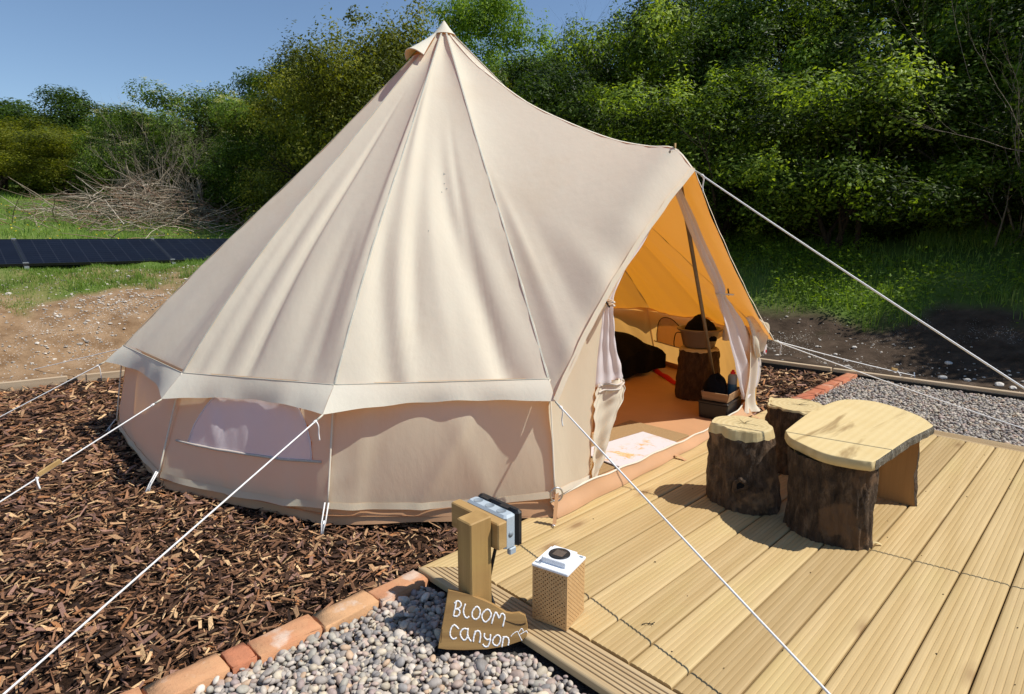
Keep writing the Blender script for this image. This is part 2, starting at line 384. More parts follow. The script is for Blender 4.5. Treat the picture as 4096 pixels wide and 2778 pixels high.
def chip_mesh(x, y, z, scale):
    n = len(x); L = np.exp(rng.normal(-3.42, .5, n))*scale; Wd = L*rng.uniform(.14, .5, n); Wd = np.clip(Wd, .0035, .019)*np.sqrt(scale); T = rng.uniform(.0012, .0035, n)*scale
    L = np.clip(L, .012, .075*scale.max() if hasattr(scale, 'max') else .08)
    yaw = rng.uniform(0, 2*np.pi, n); pit = rng.normal(0, .28, n); rol = rng.normal(0, .45, n)
    tp = rng.uniform(.25, 1.0, (n, 2)); sk = rng.normal(0, .25, (n, 2))
    # six-vertex chip: top ridge-less plank with pointed or square ends, prism section
    base = np.zeros((n, 8, 3))
    for i, (a, b, c_) in enumerate([(-1, -1, 0), (1, -1, 0), (1, 1, 0), (-1, 1, 0), (-1, -1, 1), (1, -1, 1), (1, 1, 1), (-1, 1, 1)]):
        t = tp[:, 0] if a < 0 else tp[:, 1]
        base[:, i, 0] = a*L/2+b*sk[:, 0]*Wd; base[:, i, 1] = b*Wd/2*t; base[:, i, 2] = c_*T+np.abs(a)*sk[:, 1]*.02*L
    cy, sy = np.cos(yaw), np.sin(yaw); cp, sp = np.cos(pit), np.sin(pit); cr, sr = np.cos(rol), np.sin(rol)
    p = base.copy()
    p[..., 1], p[..., 2] = base[..., 1]*cr[:, None]-base[..., 2]*sr[:, None], base[..., 1]*sr[:, None]+base[..., 2]*cr[:, None]
    q_ = p.copy(); q_[..., 0], q_[..., 2] = p[..., 0]*cp[:, None]-p[..., 2]*sp[:, None], p[..., 0]*sp[:, None]+p[..., 2]*cp[:, None]
    o = q_.copy(); o[..., 0], o[..., 1] = q_[..., 0]*cy[:, None]-q_[..., 1]*sy[:, None], q_[..., 0]*sy[:, None]+q_[..., 1]*cy[:, None]
    o += np.stack([x, y, z], 1)[:, None, :]
    f0 = np.array([(4, 5, 6, 7), (0, 1, 5, 4), (1, 2, 6, 5), (2, 3, 7, 6), (3, 0, 4, 7)])
    F_ = (f0[None]+(np.arange(n)*8)[:, None, None]).reshape(-1, 4)
    pal = np.array([(.028, .014, .008), (.07, .034, .018), (.15, .072, .036), (.24, .12, .062), (.22, .12, .085), (.38, .22, .11), (.54, .35, .18), (.32, .14, .055)])
    ci = rng.choice(len(pal), n, p=[.14, .17, .20, .16, .11, .11, .07, .04]); C_ = pal[ci]*rng.uniform(1.05, 1.75, (n, 1))
    return o.reshape(-1, 3), F_, np.repeat(C_, 8, 0)
def mdens(x, y):
    d = np.hypot(x-camx, y-camy); ok = ~tent_inside(x, y, 2.16) & (x < np.where(y < 0, -.035-.045*np.clip(-y, 0, 1), -.02)) & (x > xb(y)+.03) & (y < yb(x)-.04)
    ok &= ~((y > -.02) & (x > -.01))
    return ok*np.clip((3.1/d)**2, .16, 1)
x, y = scatter(125000, -5.6, .02, -2.3, 4.98, mdens)
d = np.hypot(x-camx, y-camy)
V_, F_, C_ = chip_mesh(x, y, -.056+rng.uniform(0, .022, len(x))+.012*np.sin(x*5+y*3)*np.sin(y*4-x), np.clip(d/3.2, .95, 1.7))
tag(np_obj('bark_chips', V_, F_, M['chip'], cols=C_), 'loose brown bark chippings spread over the mulch bed', kind='stuff')

# ------------------------------------------------------------------ gravel
g = NT('gravel_base'); v = g.coord(); n = g.noise(v, 70, 5, .7)
M['gravel'] = g.done(g.bsdf(g.ramp(n, [(.3, (.03, .027, .025)), (.6, (.13, .12, .11)), (.8, (.25, .23, .21))]), .9, g.bump(n, 1.0, .02), .1))
mb = MB(); mb.grid([[(lerp(.04, 3.4, a), lerp(-3.2, .03, b), -.058) for a in np.linspace(0, 1, 12)] for b in np.linspace(0, 1, 12)])
tag(mb.build('gravel_bed', M['gravel']), 'gravel bed in front of the deck', kind='structure')
mb = MB(); mb.grid([[(lerp(.04, 3.4, a), lerp(3.47, 4.99+.05*a*3.4, b), -.058) for a in np.linspace(0, 1, 12)] for b in np.linspace(0, 1, 12)])
tag(mb.build('gravel_bed', M['gravel']), 'gravel bed between the far deck edge and the timber edging', kind='structure')
def ico(sub):
    bm = bmesh.new(); bmesh.ops.create_icosphere(bm, subdivisions=sub, radius=1); bm.verts.ensure_lookup_table()
    v_ = np.array([p.co[:] for p in bm.verts]); f_ = np.array([[q_.index for q_ in p.verts] for p in bm.faces]); bm.free(); return v_, f_
def pebbles(x, y, z, size, sub):
    bv, bf = ico(sub); n = len(x); k = len(bv)
    ax = size[:, None]*np.stack([rng.uniform(.85, 1.35, n), rng.uniform(.65, .95, n), rng.uniform(.42, .75, n)], 1)
    lump = 1+.10*np.sin(bv[None, :, :]@rng.normal(0, 1.6, (n, 3, 1))+rng.uniform(0, 6, (n, 1, 1)))[..., 0]
    p = bv[None]*lump[..., None]*ax[:, None, :]
    yaw = rng.uniform(0, 2*np.pi, n); ti = rng.normal(0, .35, n); t2 = rng.normal(0, .35, n)
    def rot(p, i, j, a):
        q_ = p.copy(); c_, s_ = np.cos(a)[:, None], np.sin(a)[:, None]; q_[..., i] = p[..., i]*c_-p[..., j]*s_; q_[..., j] = p[..., i]*s_+p[..., j]*c_; return q_
    p = rot(rot(rot(p, 1, 2, ti), 0, 2, t2), 0, 1, yaw)+np.stack([x, y, z], 1)[:, None, :]
    F_ = (bf[None]+(np.arange(n)*k)[:, None, None]).reshape(-1, 3)
    pal = np.array([(.30, .28, .27), (.40, .37, .34), (.22, .215, .22), (.44, .40, .33), (.36, .29, .26), (.48, .45, .42), (.30, .25, .25), (.34, .33, .30), (.40, .30, .22)])
    C_ = pal[rng.choice(len(pal), n, p=[.2, .16, .16, .1, .1, .08, .08, .08, .04])]*rng.uniform(1.0, 1.45, (n, 1))*np.array([1.06, .99, .89])
    return p.reshape(-1, 3), F_, np.repeat(C_, k, 0)
def jgrid(x0, x1, y0, y1, sp):
    a, b = np.meshgrid(np.arange(x0, x1, sp), np.arange(y0, y1, sp)); n = a.size
    return a.ravel()+rng.uniform(-.5, .5, n)*sp, b.ravel()+rng.uniform(-.5, .5, n)*sp
xs, ys, zs, ss = [], [], [], []
for lay, (sp, z0) in enumerate(((.0195, -.050), (.0205, -.039), (.033, -.031))):
    x, y = jgrid(.055, 1.25, -1.3, -.012, sp)
    k = (x > .089-.045*np.clip(-y, 0, 1)) & (y < -.016)
    sa = (x-.41)*.66436+(y+.22)*.74741; sn = (x-.41)*.74741-(y+.22)*.66436; k &= ~((sa > -.01) & (sa < .31) & (sn > -.05) & (sn < (.018 if lay == 0 else .026))); x, y = x[k], y[k]
    s_ = np.exp(rng.normal(-4.50, .26, len(x))); xs.append(x); ys.append(y); ss.append(s_); zs.append(np.full(len(x), z0)+rng.normal(0, .003, len(x)))
x, y, z, s_ = (np.concatenate(a) for a in (xs, ys, zs, ss))
V_, F_, C_ = pebbles(x, y, z, s_, 2)
tag(np_obj('pebbles', V_, F_, M['pebble'], smooth=True, cols=C_), 'rounded grey and pink pebbles of the gravel in front of the deck', kind='stuff')
xs, ys, zs, ss = [], [], [], []
for sp, z0 in ((.021, -.048), (.026, -.036)):
    x, y = jgrid(.09, 2.6, 3.52, 5.1, sp); k = (y < yb(x)-.035) & (x < 2.6); x, y = x[k], y[k]
    xs.append(x); ys.append(y); ss.append(np.exp(rng.normal(-4.33, .22, len(x)))); zs.append(np.full(len(x), z0)+rng.normal(0, .003, len(x)))
x, y, z, s_ = (np.concatenate(a) for a in (xs, ys, zs, ss))
V_, F_, C_ = pebbles(x, y, z, s_, 1)
tag(np_obj('pebbles', V_, F_, M['pebble'], smooth=True, cols=C_*.9), 'grey pebbles of the gravel strip beyond the deck', kind='stuff')

# ------------------------------------------------------------------ deck
deck = empty('deck', (0, 0, 0), label='pale pine deck of grooved boards in front of the tent', kind='structure')
def plank_mesh(name, wd, x_len0, x_len1, ribs, gw, gd, mat, axis, mit0=0.0, mit1=0.0, th=.028):
    """board with a ribbed top; local section centred, length from x_len0 to x_len1 along axis"""
    prof = [(-wd/2, -th), (-wd/2, -.006), (-wd/2+.0025, -.0028), (-wd/2+.006, -.0006)]
    p = (wd-.016)/ribs
    for i in range(ribs):
        a = -wd/2+.008+i*p
        prof += [(a+gw*.5, 0), (a+p*.5, .0006), (a+p-gw*.5, 0)]
        if i < ribs-1: prof += [(a+p-gw*.22, -gd), (a+p+gw*.22, -gd)]
    prof += [(wd/2-.006, -.0006), (wd/2-.0025, -.0028), (wd/2, -.006), (wd/2, -th)]
    n = len(prof)
    def pt(u, l, z): return (l, u, z) if axis == 0 else (u, l, z)
    V = [pt(u, x_len0+mit0*(u+wd/2), z) for u, z in prof]+[pt(u, x_len1+mit1*(u+wd/2), z) for u, z in prof]
    m = MB(); F = [(i, (i+1) % n, n+(i+1) % n, n+i) for i in range(n)]
    if axis == 1: F = [tuple(reversed(f)) for f in F]
    m.add(V, F+[tuple(range(n)), tuple(range(2*n-1, n-1, -1))])
    return m.mesh(name, mat)
pm = plank_mesh('deck_board', .1445, .1425, 3.362, 7, .0050, .0014, M['deck'], 1)
pm0 = plank_mesh('deck_board', .1445, .003, 3.362, 7, .0055, .0010, M['deck'], 1, mit0=1.0)
for k in range(17):
    o = bpy.data.objects.new('deck_board', pm0 if k == 0 else pm); link(o, deck)
    o.location = (.0745+k*.15+random.uniform(-.0008, .0008), random.uniform(-.001, .001), random.uniform(-.0012, .0012))
bmesh_near = plank_mesh('border_board', .136, 0, 2.55, 7, .0075, .0040, M['deck_x'], 0, mit0=1.0)
o = bpy.data.objects.new('border_board', bmesh_near); link(o, deck); o.location = (0, .068, -.001)
bmesh_far = plank_mesh('border_board', .136, 0, 2.55, 7, .0075, .0040, M['deck_x'], 0)
o = bpy.data.objects.new('border_board', bmesh_far); link(o, deck); o.location = (0.002, 3.437, -.001)
for k in range(7):
    m = MB(); m.box((1.28, .10+k*.53, -.056), (2.5, .045, .050)); m.build('joist', M['membrane'], deck)

# ------------------------------------------------------------------ bricks
def brickmat(name, a, b, c_):
    g = NT(name); oi = g.n('ObjectInfo').outputs['Random']
    tc = g.n('TexCoord').outputs['Object']
    off = g.n('CombineXYZ', {0: g.math('MULTIPLY', oi, 31.0), 1: g.math('MULTIPLY', oi, 17.0), 2: oi}).outputs[0]
    v = g.n('VectorMath', {0: tc, 1: off}, operation='ADD').outputs[0]
    n1 = g.noise(v, 12, 5, .6); n2 = g.noise(v, 90, 5, .65); n3 = g.noise(v, 7, 4)
    base = g.mix(g.math('FRACT', g.math('MULTIPLY', oi, 5.7)), a, b)
    c = g.mix(g.ramp(n1, [(.35, 0.0), (.7, .55)]), base, b)
    c = g.mix(g.ramp(n3, [(.54, 0.0), (.62, .75)]), c, c_)
    c = g.mix(g.ramp(n2, [(.58, 0.0), (.75, .5)]), c, tuple(x*.45 for x in a))
    return g.done(g.bsdf(c, .9, g.bump(g.mix(.5, n1, n2), .7, .006), .15))
M['brick'] = brickmat('old_brick', (.50, .20, .105), (.56, .33, .17), (.62, .50, .40))
M['brick_red'] = brickmat('red_brick', (.42, .13, .07), (.50, .21, .11), (.55, .36, .26))
def brick_mesh(name, L, W_, H_, mat, seed):
    rg = random.Random(seed); P = []
    zs_ = [-H_, -.006, 0.0]; xs_ = [-.5, -.46, -.2, .15, .46, .5]; ys_ = [-.5, -.485, -.2, .1, .3, .485, .5]
    bm = bmesh.new(); vd = {}
    def vv(i, j, k):
        if (i, j, k) not in vd:
            x_, y_, z_ = xs_[i]*W_, ys_[j]*L, zs_[k]
            if k == 2 and (i in (0, 5) or j in (0, 6)): x_ *= .955; y_ *= .98; z_ -= .003
            vd[(i, j, k)] = bm.verts.new((x_+rg.uniform(-.0035, .0035), y_+rg.uniform(-.0035, .0035), z_+rg.uniform(-.0025, .0025)))
        return vd[(i, j, k)]
    for i in range(5):
        for j in range(6): bm.faces.new((vv(i, j, 2), vv(i+1, j, 2), vv(i+1, j+1, 2), vv(i, j+1, 2)))
    ringv = [(i, 0) for i in range(6)]+[(5, j) for j in range(1, 7)]+[(i, 6) for i in range(4, -1, -1)]+[(0, j) for j in range(5, 0, -1)]
    for a in range(len(ringv)):
        p, q_ = ringv[a], ringv[(a+1) % len(ringv)]
        for k in range(2): bm.faces.new((vv(*p, k), vv(*q_, k), vv(*q_, k+1), vv(*p, k+1)))
    me = bpy.data.meshes.new(name); bm.to_mesh(me); bm.free(); me.materials.append(mat)
    for p in me.polygons: p.use_smooth = True
    return me
bme = [brick_mesh('brick', .211, .1, .075, M['brick'], s_) for s_ in (1, 2, 3)]
edge1 = empty('brick_edging', (.03, -.5, -.1), label='row of worn orange and cream bricks between bark mulch and front gravel', cat='brick edging')
yc = -.004
for i, L in enumerate((.211, .211, .211, .075, .211, .211, .211, .211, .211)):
    me_ = bme[i % 3] if L > .1 else brick_mesh('brick', .073, .1, .075, M['brick_red'], 9)
    o = bpy.data.objects.new('brick', me_); link(o, edge1); yy = yc-L/2
    o.location = (.032+.042*yy+random.uniform(-.003, .003)-.03, yy+.5, .082+random.uniform(-.004, .004)); o.rotation_euler = (random.uniform(-.01, .01), random.uniform(-.015, .015), random.uniform(-.02, .02)+.03)
    yc -= L+.007
bre = [brick_mesh('brick', .208, .1, .075, M['brick_red'], s_) for s_ in (4, 5)]
edge2 = empty('brick_edging', (.04, 4.2, -.1), label='row of red bricks between bark mulch and the far gravel strip', cat='brick edging')
for i in range(7):
    o = bpy.data.objects.new('brick', bre[i % 2]); link(o, edge2)
    o.location = (random.uniform(-.004, .004), 3.51+.105+i*.2125-4.2, .094+random.uniform(-.003, .003)); o.rotation_euler = (0, random.uniform(-.02, .02), random.uniform(-.015, .015))

# ------------------------------------------------------------------ timber edging
e = empty('timber_edging', (-5.05, -.5, -.1), label='pale timber edging board between tan soil bank and bark mulch, left of the tent', cat='edging')
m = MB(); a = math.atan(.19); L = 3.1
m.box((0, 0, 0), (.045, L, .14), None, 1, .004); o = m.build('board', M['edging_y'], e, (.17*0, -1.42+.0, .045), (0, 0, -a*1.0))
o.location = (.005-.19*1.42, -1.42, .045)
m = MB(); m.box((0, 0, 0), (.045, 2.6, .14), None, 1, .004); o = m.build('board', M['edging_y'], e, (.005+.19*1.45, 1.45, .043), (0, 0, -a))
m = MB(); m.box((0, 0, 0), (.004, 5.6, .10)); m.build('membrane', M['membrane'], e, (.035-.01, .0, .036), (0, 0, -a))
e = empty('timber_edging', (0, 5.0, -.1), label='pale timber edging board between dark soil and the far gravel strip', cat='edging')
m = MB(); m.box((0, 0, 0), (4.3, .05, .14), None, 1, .004); m.build('board', M['edging'], e, (-2.3, .025-.055*2.3, .047), (0, 0, math.atan(.055)))
m = MB(); m.box((0, 0, 0), (3.4, .05, .14), None, 1, .004); m.build('board', M['edging'], e, (1.56, .025+.055*1.56, .045), (0, 0, math.atan(.055)))
m = MB(); m.box((0, 0, 0), (7.6, .004, .10)); m.build('membrane', M['membrane'], e, (-.6, -.012-.055*.6, .036), (0, 0, math.atan(.055)))

# ------------------------------------------------------------------ bell tent
TC = Vector((-2.05, 1.80, 0))
def pol(ang, r, z): return Vector((TC.x+r*math.cos(R(ang)), TC.y+r*math.sin(R(ang)), z))
PROF = [(0.0, 2.87), (.07, 2.785), (.165, 2.69), (.45, 2.405), (.93, 1.925), (1.36, 1.51), (1.66, 1.21), (1.94, .90), (2.18, .61)]
#        angle, wall top (r,z), eave corner (r,z), wall foot (r,z), base (r,z)
SE = [(-27.0, (2.30, .635), (2.385, .55), (2.385, .12), (2.425, .004)),
      (-52.7, (2.185, .60), (2.32, .495), (2.32, .07), (2.34, -.04)),
      (-80.8, (2.14, .56), (2.26, .44), (2.31, .045), (2.33, -.04)),
      (-113.0, (2.31, .555), (2.43, .45), (2.40, .03), (2.42, -.04)),
      (-145.0, (2.25, .57), (2.37, .46), (2.37, .03), (2.39, -.04)),
      (-175.0, (2.22, .58), (2.35, .47), (2.35, .03), (2.37, -.04)),
      (-202.0, (2.22, .58), (2.35, .47), (2.35, .03), (2.37, -.04)),
      (-229.0, (2.22, .58), (2.35, .47), (2.35, .03), (2.37, -.04)),
      (-256.0, (2.22, .58), (2.35, .47), (2.35, .03), (2.37, -.04)),
      (-282.5, (2.22, .58), (2.35, .47), (2.35, .03), (2.37, -.04)),
      (-305.5, (2.26, .59), (2.38, .48), (2.38, .04), (2.40, -.04)),
      (-328.2, (2.35, .63), (2.47, .54), (2.39, .08), (2.40, .004))]
NTV = 46
def seam_curve(i, full=False):
    an, wt, ev = SE[i][:3]; P = []
    for r, z in PROF:
        P.append(Vector((r*(1+(wt[0]/2.18-1)*(r/2.18)**3), 0, 2.87-(2.87-z)*(2.87-wt[1])/(2.87-.61))))
    if full: P.append(Vector((ev[0], 0, ev[1])))
    return [pol(an, p.x, p.z) for p in catmull(P, NTV)]
RIDGE = [(0, 2.87), (.06, 2.79), (.155, 2.695), (.33, 2.54), (.475, 2.435), (.89, 2.17), (1.28, 1.985), (1.62, 1.85), (1.87, 1.785), (2.04, 1.755), (2.16, 1.635)]
ridge_c = [pol(-1.0, p.x, p.z) for p in catmull([Vector((r, 0, z)) for r, z in RIDGE], NTV)]
tent = empty('bell_tent', (TC.x, TC.y, 0), label='large cream canvas bell tent with open door and orange lit interior', cat='tent')
TO = Vector((TC.x, TC.y, 0))
def tb(mb, name, mat, parent=None):
    """builds a tent part given in world coordinates"""
    mb.v = [tuple(Vector(p)-TO) for p in mb.v]; return mb.build(name, mat, parent or tent)
rf = random.Random(5)
def folds(n, amp, seed, slope=0.0, v0=.45):
    rg = random.Random(seed); L = []
    for k in range(n):
        L.append(((k+.5+rg.uniform(-.35, .35))/n, rg.uniform(.035, .085), rg.choice((-1, 1, -1))*amp*rg.uniform(.4, 1.15), slope*rg.uniform(.5, 1.4), rg.uniform(v0-.15, v0+.2), rg.uniform(.86, 1.0)))
    return L
def fold_h(L, u, t):
    s_ = 0
    for u0, w_, a, k, v0, v1 in L:
        e = smooth01((t-v0)/.22)*(1-.75*smooth01((t-v1)/.1))
        if e > 0: s_ += a*e*math.exp(-((u-u0-k*(t-.8))/w_)**2)
    return s_
def gore(A, B, nu, L, sag, am, bow=Vector((0, 0, 0))):
    """canvas between two seam curves; sag pulls it inwards, folds L raise it"""
    rows = []
    nrm = Vector((math.cos(R(am))*.7, math.sin(R(am))*.7, .7))
    for k in range(NTV+1):
        t = k/NTV; row = []
        for j in range(nu+1):
            u = j/nu; p = A[k].lerp(B[k], u); b = 4*u*(1-u)
            edge = min(1, min(u, 1-u)/.08)
            pk = .0035*math.sin(t*70+A[k].x*9)*math.exp(-min(u, 1-u)/.03)*smooth01(t/.2)
            p = p + nrm*(-sag*b*smooth01(t/.3) + fold_h(L, u, t)*edge*1.0+pk)
            p = p+bow*(b*smooth01((t-.35)/.65))
            row.append(p)
        rows.append(row)
    m = MB(); m.grid(rows); return m
N = len(SE)
FOLD = {0: folds(7, .026, 21, -.70, .46), 1: folds(7, .023, 32, -.10, .46), 2: folds(6, .016, 13, .25, .52), 3: folds(5, .015, 4, .1, .5)}
for i in range(N-1):
    A, B = seam_curve(i), seam_curve(i+1); am = (SE[i][0]+SE[i+1][0])/2
    tb(gore(A, B, 40, FOLD.get(i, folds(5, .010, 40+i, .1, .5)), .03 if i < 2 else .06, am), 'roof_panel', M['canvas'])
for i in range(N):
    m = MB(); A = seam_curve(i); an = SE[i][0]; off = Vector((math.cos(R(an)), math.sin(R(an)), .9))*.0022; sd_ = Vector((-math.sin(R(an)), math.cos(R(an)), 0))
    m.grid([[p+off*.2-sd_*.006, p+off*.9, p+off*.2+sd_*.006] for p in A[2:]]); m.tube([p+off*.5 for p in A[2:]], .0017, 6); tb(m, 'seam', M['seam'])
g = NT('bird_dropping'); M['stain'] = g.done(g.bsdf(g.ramp(g.noise(g.coord(), 160, 4), [(.4, (.05, .035, .02)), (.6, (.62, .58, .48))]), .9))
g0 = gore(seam_curve(0), seam_curve(1), 40, FOLD[0], .03, -39.85).v
for (su, st, sr) in ((.475, .570, .012), (.49, .588, .007), (.46, .598, .009), (.52, .605, .006), (.60, .70, .005)):
    k = int(st*NTV); j = int(su*40); c_ = Vector(g0[k*41+j]).lerp(Vector(g0[(k+1)*41+j]), st*NTV-k); nn_ = Vector((.54, -.45, .71)); ua = nn_.cross(Vector((0, 0, 1))).normalized(); ub = ua.cross(nn_)
    m = MB(); m.add([c_+nn_*.003]+[c_+nn_*.0018+(ua*math.cos(a)*.7+ub*math.sin(a))*sr*(.7+.4*math.sin(a*3+sr*900)) for a in np.linspace(0, 2*math.pi, 13)[:-1]], [(0, 1+i, 1+(i+1) % 12) for i in range(12)]); tb(m, 'stain', M['stain'])
# door panels reach from the side seams to the ridge and end in a hem
A0 = seam_curve(0, True); AR = seam_curve(N-1, True)
FL = [(u0, .05, a, k, v0, 1.05) for u0, a, k, v0 in ((.12, .014, .15, .5), (.27, -.012, .12, .6), (.40, .012, .10, .68), (.52, -.010, .1, .74), (.63, .009, .08, .8))]
HB = Vector((.0, -.075, .025))
tb(gore(A0, ridge_c, 44, FL, .02, -14, HB), 'roof_panel', M['canvas'])
tb(gore(ridge_c, AR, 36, folds(4, .010, 77, .1, .6), .03, 16), 'roof_panel', M['canvas'])
m = MB(); m.grid([[p+Vector((0, -.008, -.003)), p+Vector((.001, 0, .0015)), p+Vector((0, .008, -.003))] for p in ridge_c[2:]]); tb(m, 'seam', M['canvas_hem'])
for a_, b_, hb in ((A0[-1], ridge_c[-1], HB-Vector((.7, -.1, .7))*.014), (AR[-1], ridge_c[-1], Vector((-.02, 0, -.02)))):     # stitched hem along each door edge
    m = MB(); pts = [a_.lerp(b_, k/24)+hb*(4*(k/24)*(1-k/24)) for k in range(25)]
    d_ = (pts[-1]-pts[0]).normalized(); dn = Vector((.25, 0, -1)); dn = (dn-d_*dn.dot(d_)).normalized()
    m.grid([[p+Vector((.004, 0, .002))+dn*(w_-.006)+Vector((.0015*math.sin(k*2.1), 0, .003*math.sin(k*1.3))) for k, p in enumerate(pts)] for w_ in ((-.012, .0, .016) if hb.y else (-.004, 0, .006))])
    tb(m, 'hem', M['canvas'])
# eave flaps and walls
wall_parts = {}
for i in range(N-1):
    s0, s1 = SE[i], SE[i+1]; nu = 36; am = (s0[0]+s1[0])/2
    W0, W1 = pol(s0[0], *s0[1]), pol(s1[0], *s1[1]); E0, E1 = pol(s0[0], *s0[2]), pol(s1[0], *s1[2])
    rg = random.Random(100+i); ph = rg.uniform(0, 6)
    rows = []
    for kk in range(6):
        w_ = kk/5; row = []
        for j in range(nu+1):
            u = j/nu; b = 4*u*(1-u); a = W0.lerp(W1, u); e = E0.lerp(E1, u)
            oz = e.z-a.z; o = a+(e-a)*(1-.66*b); o.z = a.z+oz*(1-.12*b)
            o += Vector((math.cos(R(am)), math.sin(R(am)), .2))*(.006*math.sin(u*17+ph)*w_*b)
            p = a.lerp(o, w_); p += Vector((math.cos(R(am))*.5, math.sin(R(am))*.5, .85))*(.004*math.sin(w_*3.1)+.004*w_*math.sin(u*29+ph*2)*b)
            p += Vector((math.cos(R(am)), math.sin(R(am)), 1))*.0015
            row.append(p)
        rows.append(row)
    m = MB(); m.grid(rows); tb(m, 'eave_flap', M['canvas_hem'])
    m = MB(); m.tube([r_+Vector((0, 0, .0005)) for r_ in rows[0]], .0024, 5); tb(m, 'seam', M['seam'])
    F0, F1 = pol(s0[0], *s0[3]), pol(s1[0], *s1[3])
    rows = []; nv = 22; fo = [(rg.uniform(.1, .9), rg.uniform(.03, .09), rg.uniform(-.012, .012), rg.uniform(-.35, .35)) for _ in range(7)]
    for k in range(nv+1):
        v_ = k/nv; row = []
        for j in range(nu+1):
            u = j/nu; b = 4*u*(1-u); top = W0.lerp(W1, u); bot = F0.lerp(F1, u); bot.z -= .022*b
            p = top.lerp(bot, v_)-Vector((math.cos(R(am)), math.sin(R(am)), 0))*.026*(1-v_)**1.5
            h = .018*math.sin(v_*math.pi)*b*(1 if i != 0 else 1.3)
            for u0, w_, a, k2 in fo: h += a*math.exp(-((u-u0-k2*(v_-.6))/w_)**2)*smooth01(v_/.35)*min(1, b*2)
            cr = math.exp(-((1-u)/.12)**2)*math.sin((1-v_)*16+u*30)*.004*smooth01((v_-.6)/.3)
            p = p+Vector((math.cos(R(am)), math.sin(R(am)), 0))*(h+cr-.006)
            row.append(p)
        rows.append(row)
    m = MB(); m.grid(rows); wp = tb(m, 'wall_panel', M['canvas_wall']); wall_parts[i] = (wp, rows)
    # foot hem of the wall
    m = MB(); out = Vector((math.cos(R(am)), math.sin(R(am)), 0))
    m.grid([[p+out*(.0035+.010*w_)-Vector((0, 0, w_*.030-.004))+out*.003*math.sin(j*.6+ph)*w_ for j, p in enumerate(rows[-1])] for w_ in (0, .5, 1.0)])
    tb(m, 'wall_hem', M['canvas_wall'], wp)
    m = MB(); m.tube([pol(s0[0], lerp(s0[1][0], s0[3][0], k/8)+.004, lerp(s0[1][1], s0[3][1], k/8)) for k in range(9)], .005, 6); tb(m, 'wall_seam', M['canvas_hem'])
# net windows in the wall panels (front left, and two at the back seen from inside)
def window(i, ua, ub, vt, vb, inside=False):
    wp, rows = wall_parts[i]; am = (SE[i][0]+SE[i+1][0])/2; out = Vector((math.cos(R(am)), math.sin(R(am)), 0))*(-1 if inside else 1)
    def pt(u, v_, d_):
        x_ = u*(len(rows[0])-1); y_ = v_*(len(rows)-1); j, k = min(int(x_), len(rows[0])-2), min(int(y_), len(rows)-2); fx, fy = x_-j, y_-k
        return rows[k][j].lerp(rows[k][j+1], fx).lerp(rows[k+1][j].lerp(rows[k+1][j+1], fx), fy)+out*d_
    def top(t): return vb-(vb-vt)*(max(0, 1-abs(2*t-1)**2.3))**.6
    g_ = [[pt(lerp(ua, ub, c_/30), lerp(top(c_/30), vb, r_/14), .004+.0012*math.sin(c_*1.7+r_*.6)) for c_ in range(31)] for r_ in range(15)]
    if not inside:      # the wall is cut out behind the net
        bm = bmesh.new(); bm.from_mesh(wp.data); bm.faces.ensure_lookup_table(); nu_ = len(rows[0])-1; kill = []
        for f in bm.faces:
            j_, k_ = f.index % nu_, f.index//nu_; u_ = (j_+.5)/nu_; v2 = (k_+.5)/(len(rows)-1); t_ = (u_-ua)/(ub-ua)
            if .02 < t_ < .98 and top(t_)+.02 < v2 < vb-.02: kill.append(f)
        bmesh.ops.delete(bm, geom=kill, context='FACES'); bm.to_mesh(wp.data); bm.free()
    m = MB(); m.grid(g_); wn_ = tb(m, 'window_net', M['window_net'] if not inside else M['canvas_flap'], wp)
    m = MB(); arc = [pt(lerp(ua, ub, c_/40), top(c_/40), .006) for c_ in range(41)]; m.tube(arc, .004, 6)
    tb(m, 'window_zip', M['window_net'] if not inside else M['bark_dim'], wp)
    m = MB(); m.tube([pt(lerp(ua-.05, ub+.08, c_/20), vb, .006) for c_ in range(21)], .0065, 6); tb(m, 'window_sill', M['zip'], wp)
window(1, .10, .86, -.0+.02, .66)
window(9, .08, .62, .12, .62, True)
M['vent'] = simple('vent_mesh_orange', (.42, .20, .07), .9, .2, 200)
# apex cap and vent hood
m = MB(); m.lathe([(.001, 2.884), (.010, 2.874), (.040, 2.832), (.078, 2.787), (.088, 2.776)], 28, (TC.x, TC.y, 0)); tb(m, 'apex_cap', M['canvas_hem'])
m = MB(); rows = []
for k in range(11):
    t = k/10; r_ = lerp(.095, .30, t); zc = lerp(2.768, 2.562, t); half = lerp(15, 20, t); hgt = .050*t**1.2
    rows.append([pol(-88+half*c_, r_+hgt*.8*(1-c_*c_), zc+hgt*(1-c_*c_)+.006) for c_ in np.linspace(-1, 1, 15)])
m.grid(rows); tb(m, 'vent_hood', M['canvas_hem'])
m = MB(); m.tube([p for p in rows[-1]], .004, 6); tb(m, 'vent_rim', M['canvas_hem'])
m = MB(); m.grid([[pol(-88+20*c_, lerp(.13, .275, r_), lerp(2.727, 2.582, r_)+.006) for c_ in (-1, -.5, 0, .5, 1)] for r_ in (0, .5, 1)]); tb(m, 'vent_mesh', M['vent'])
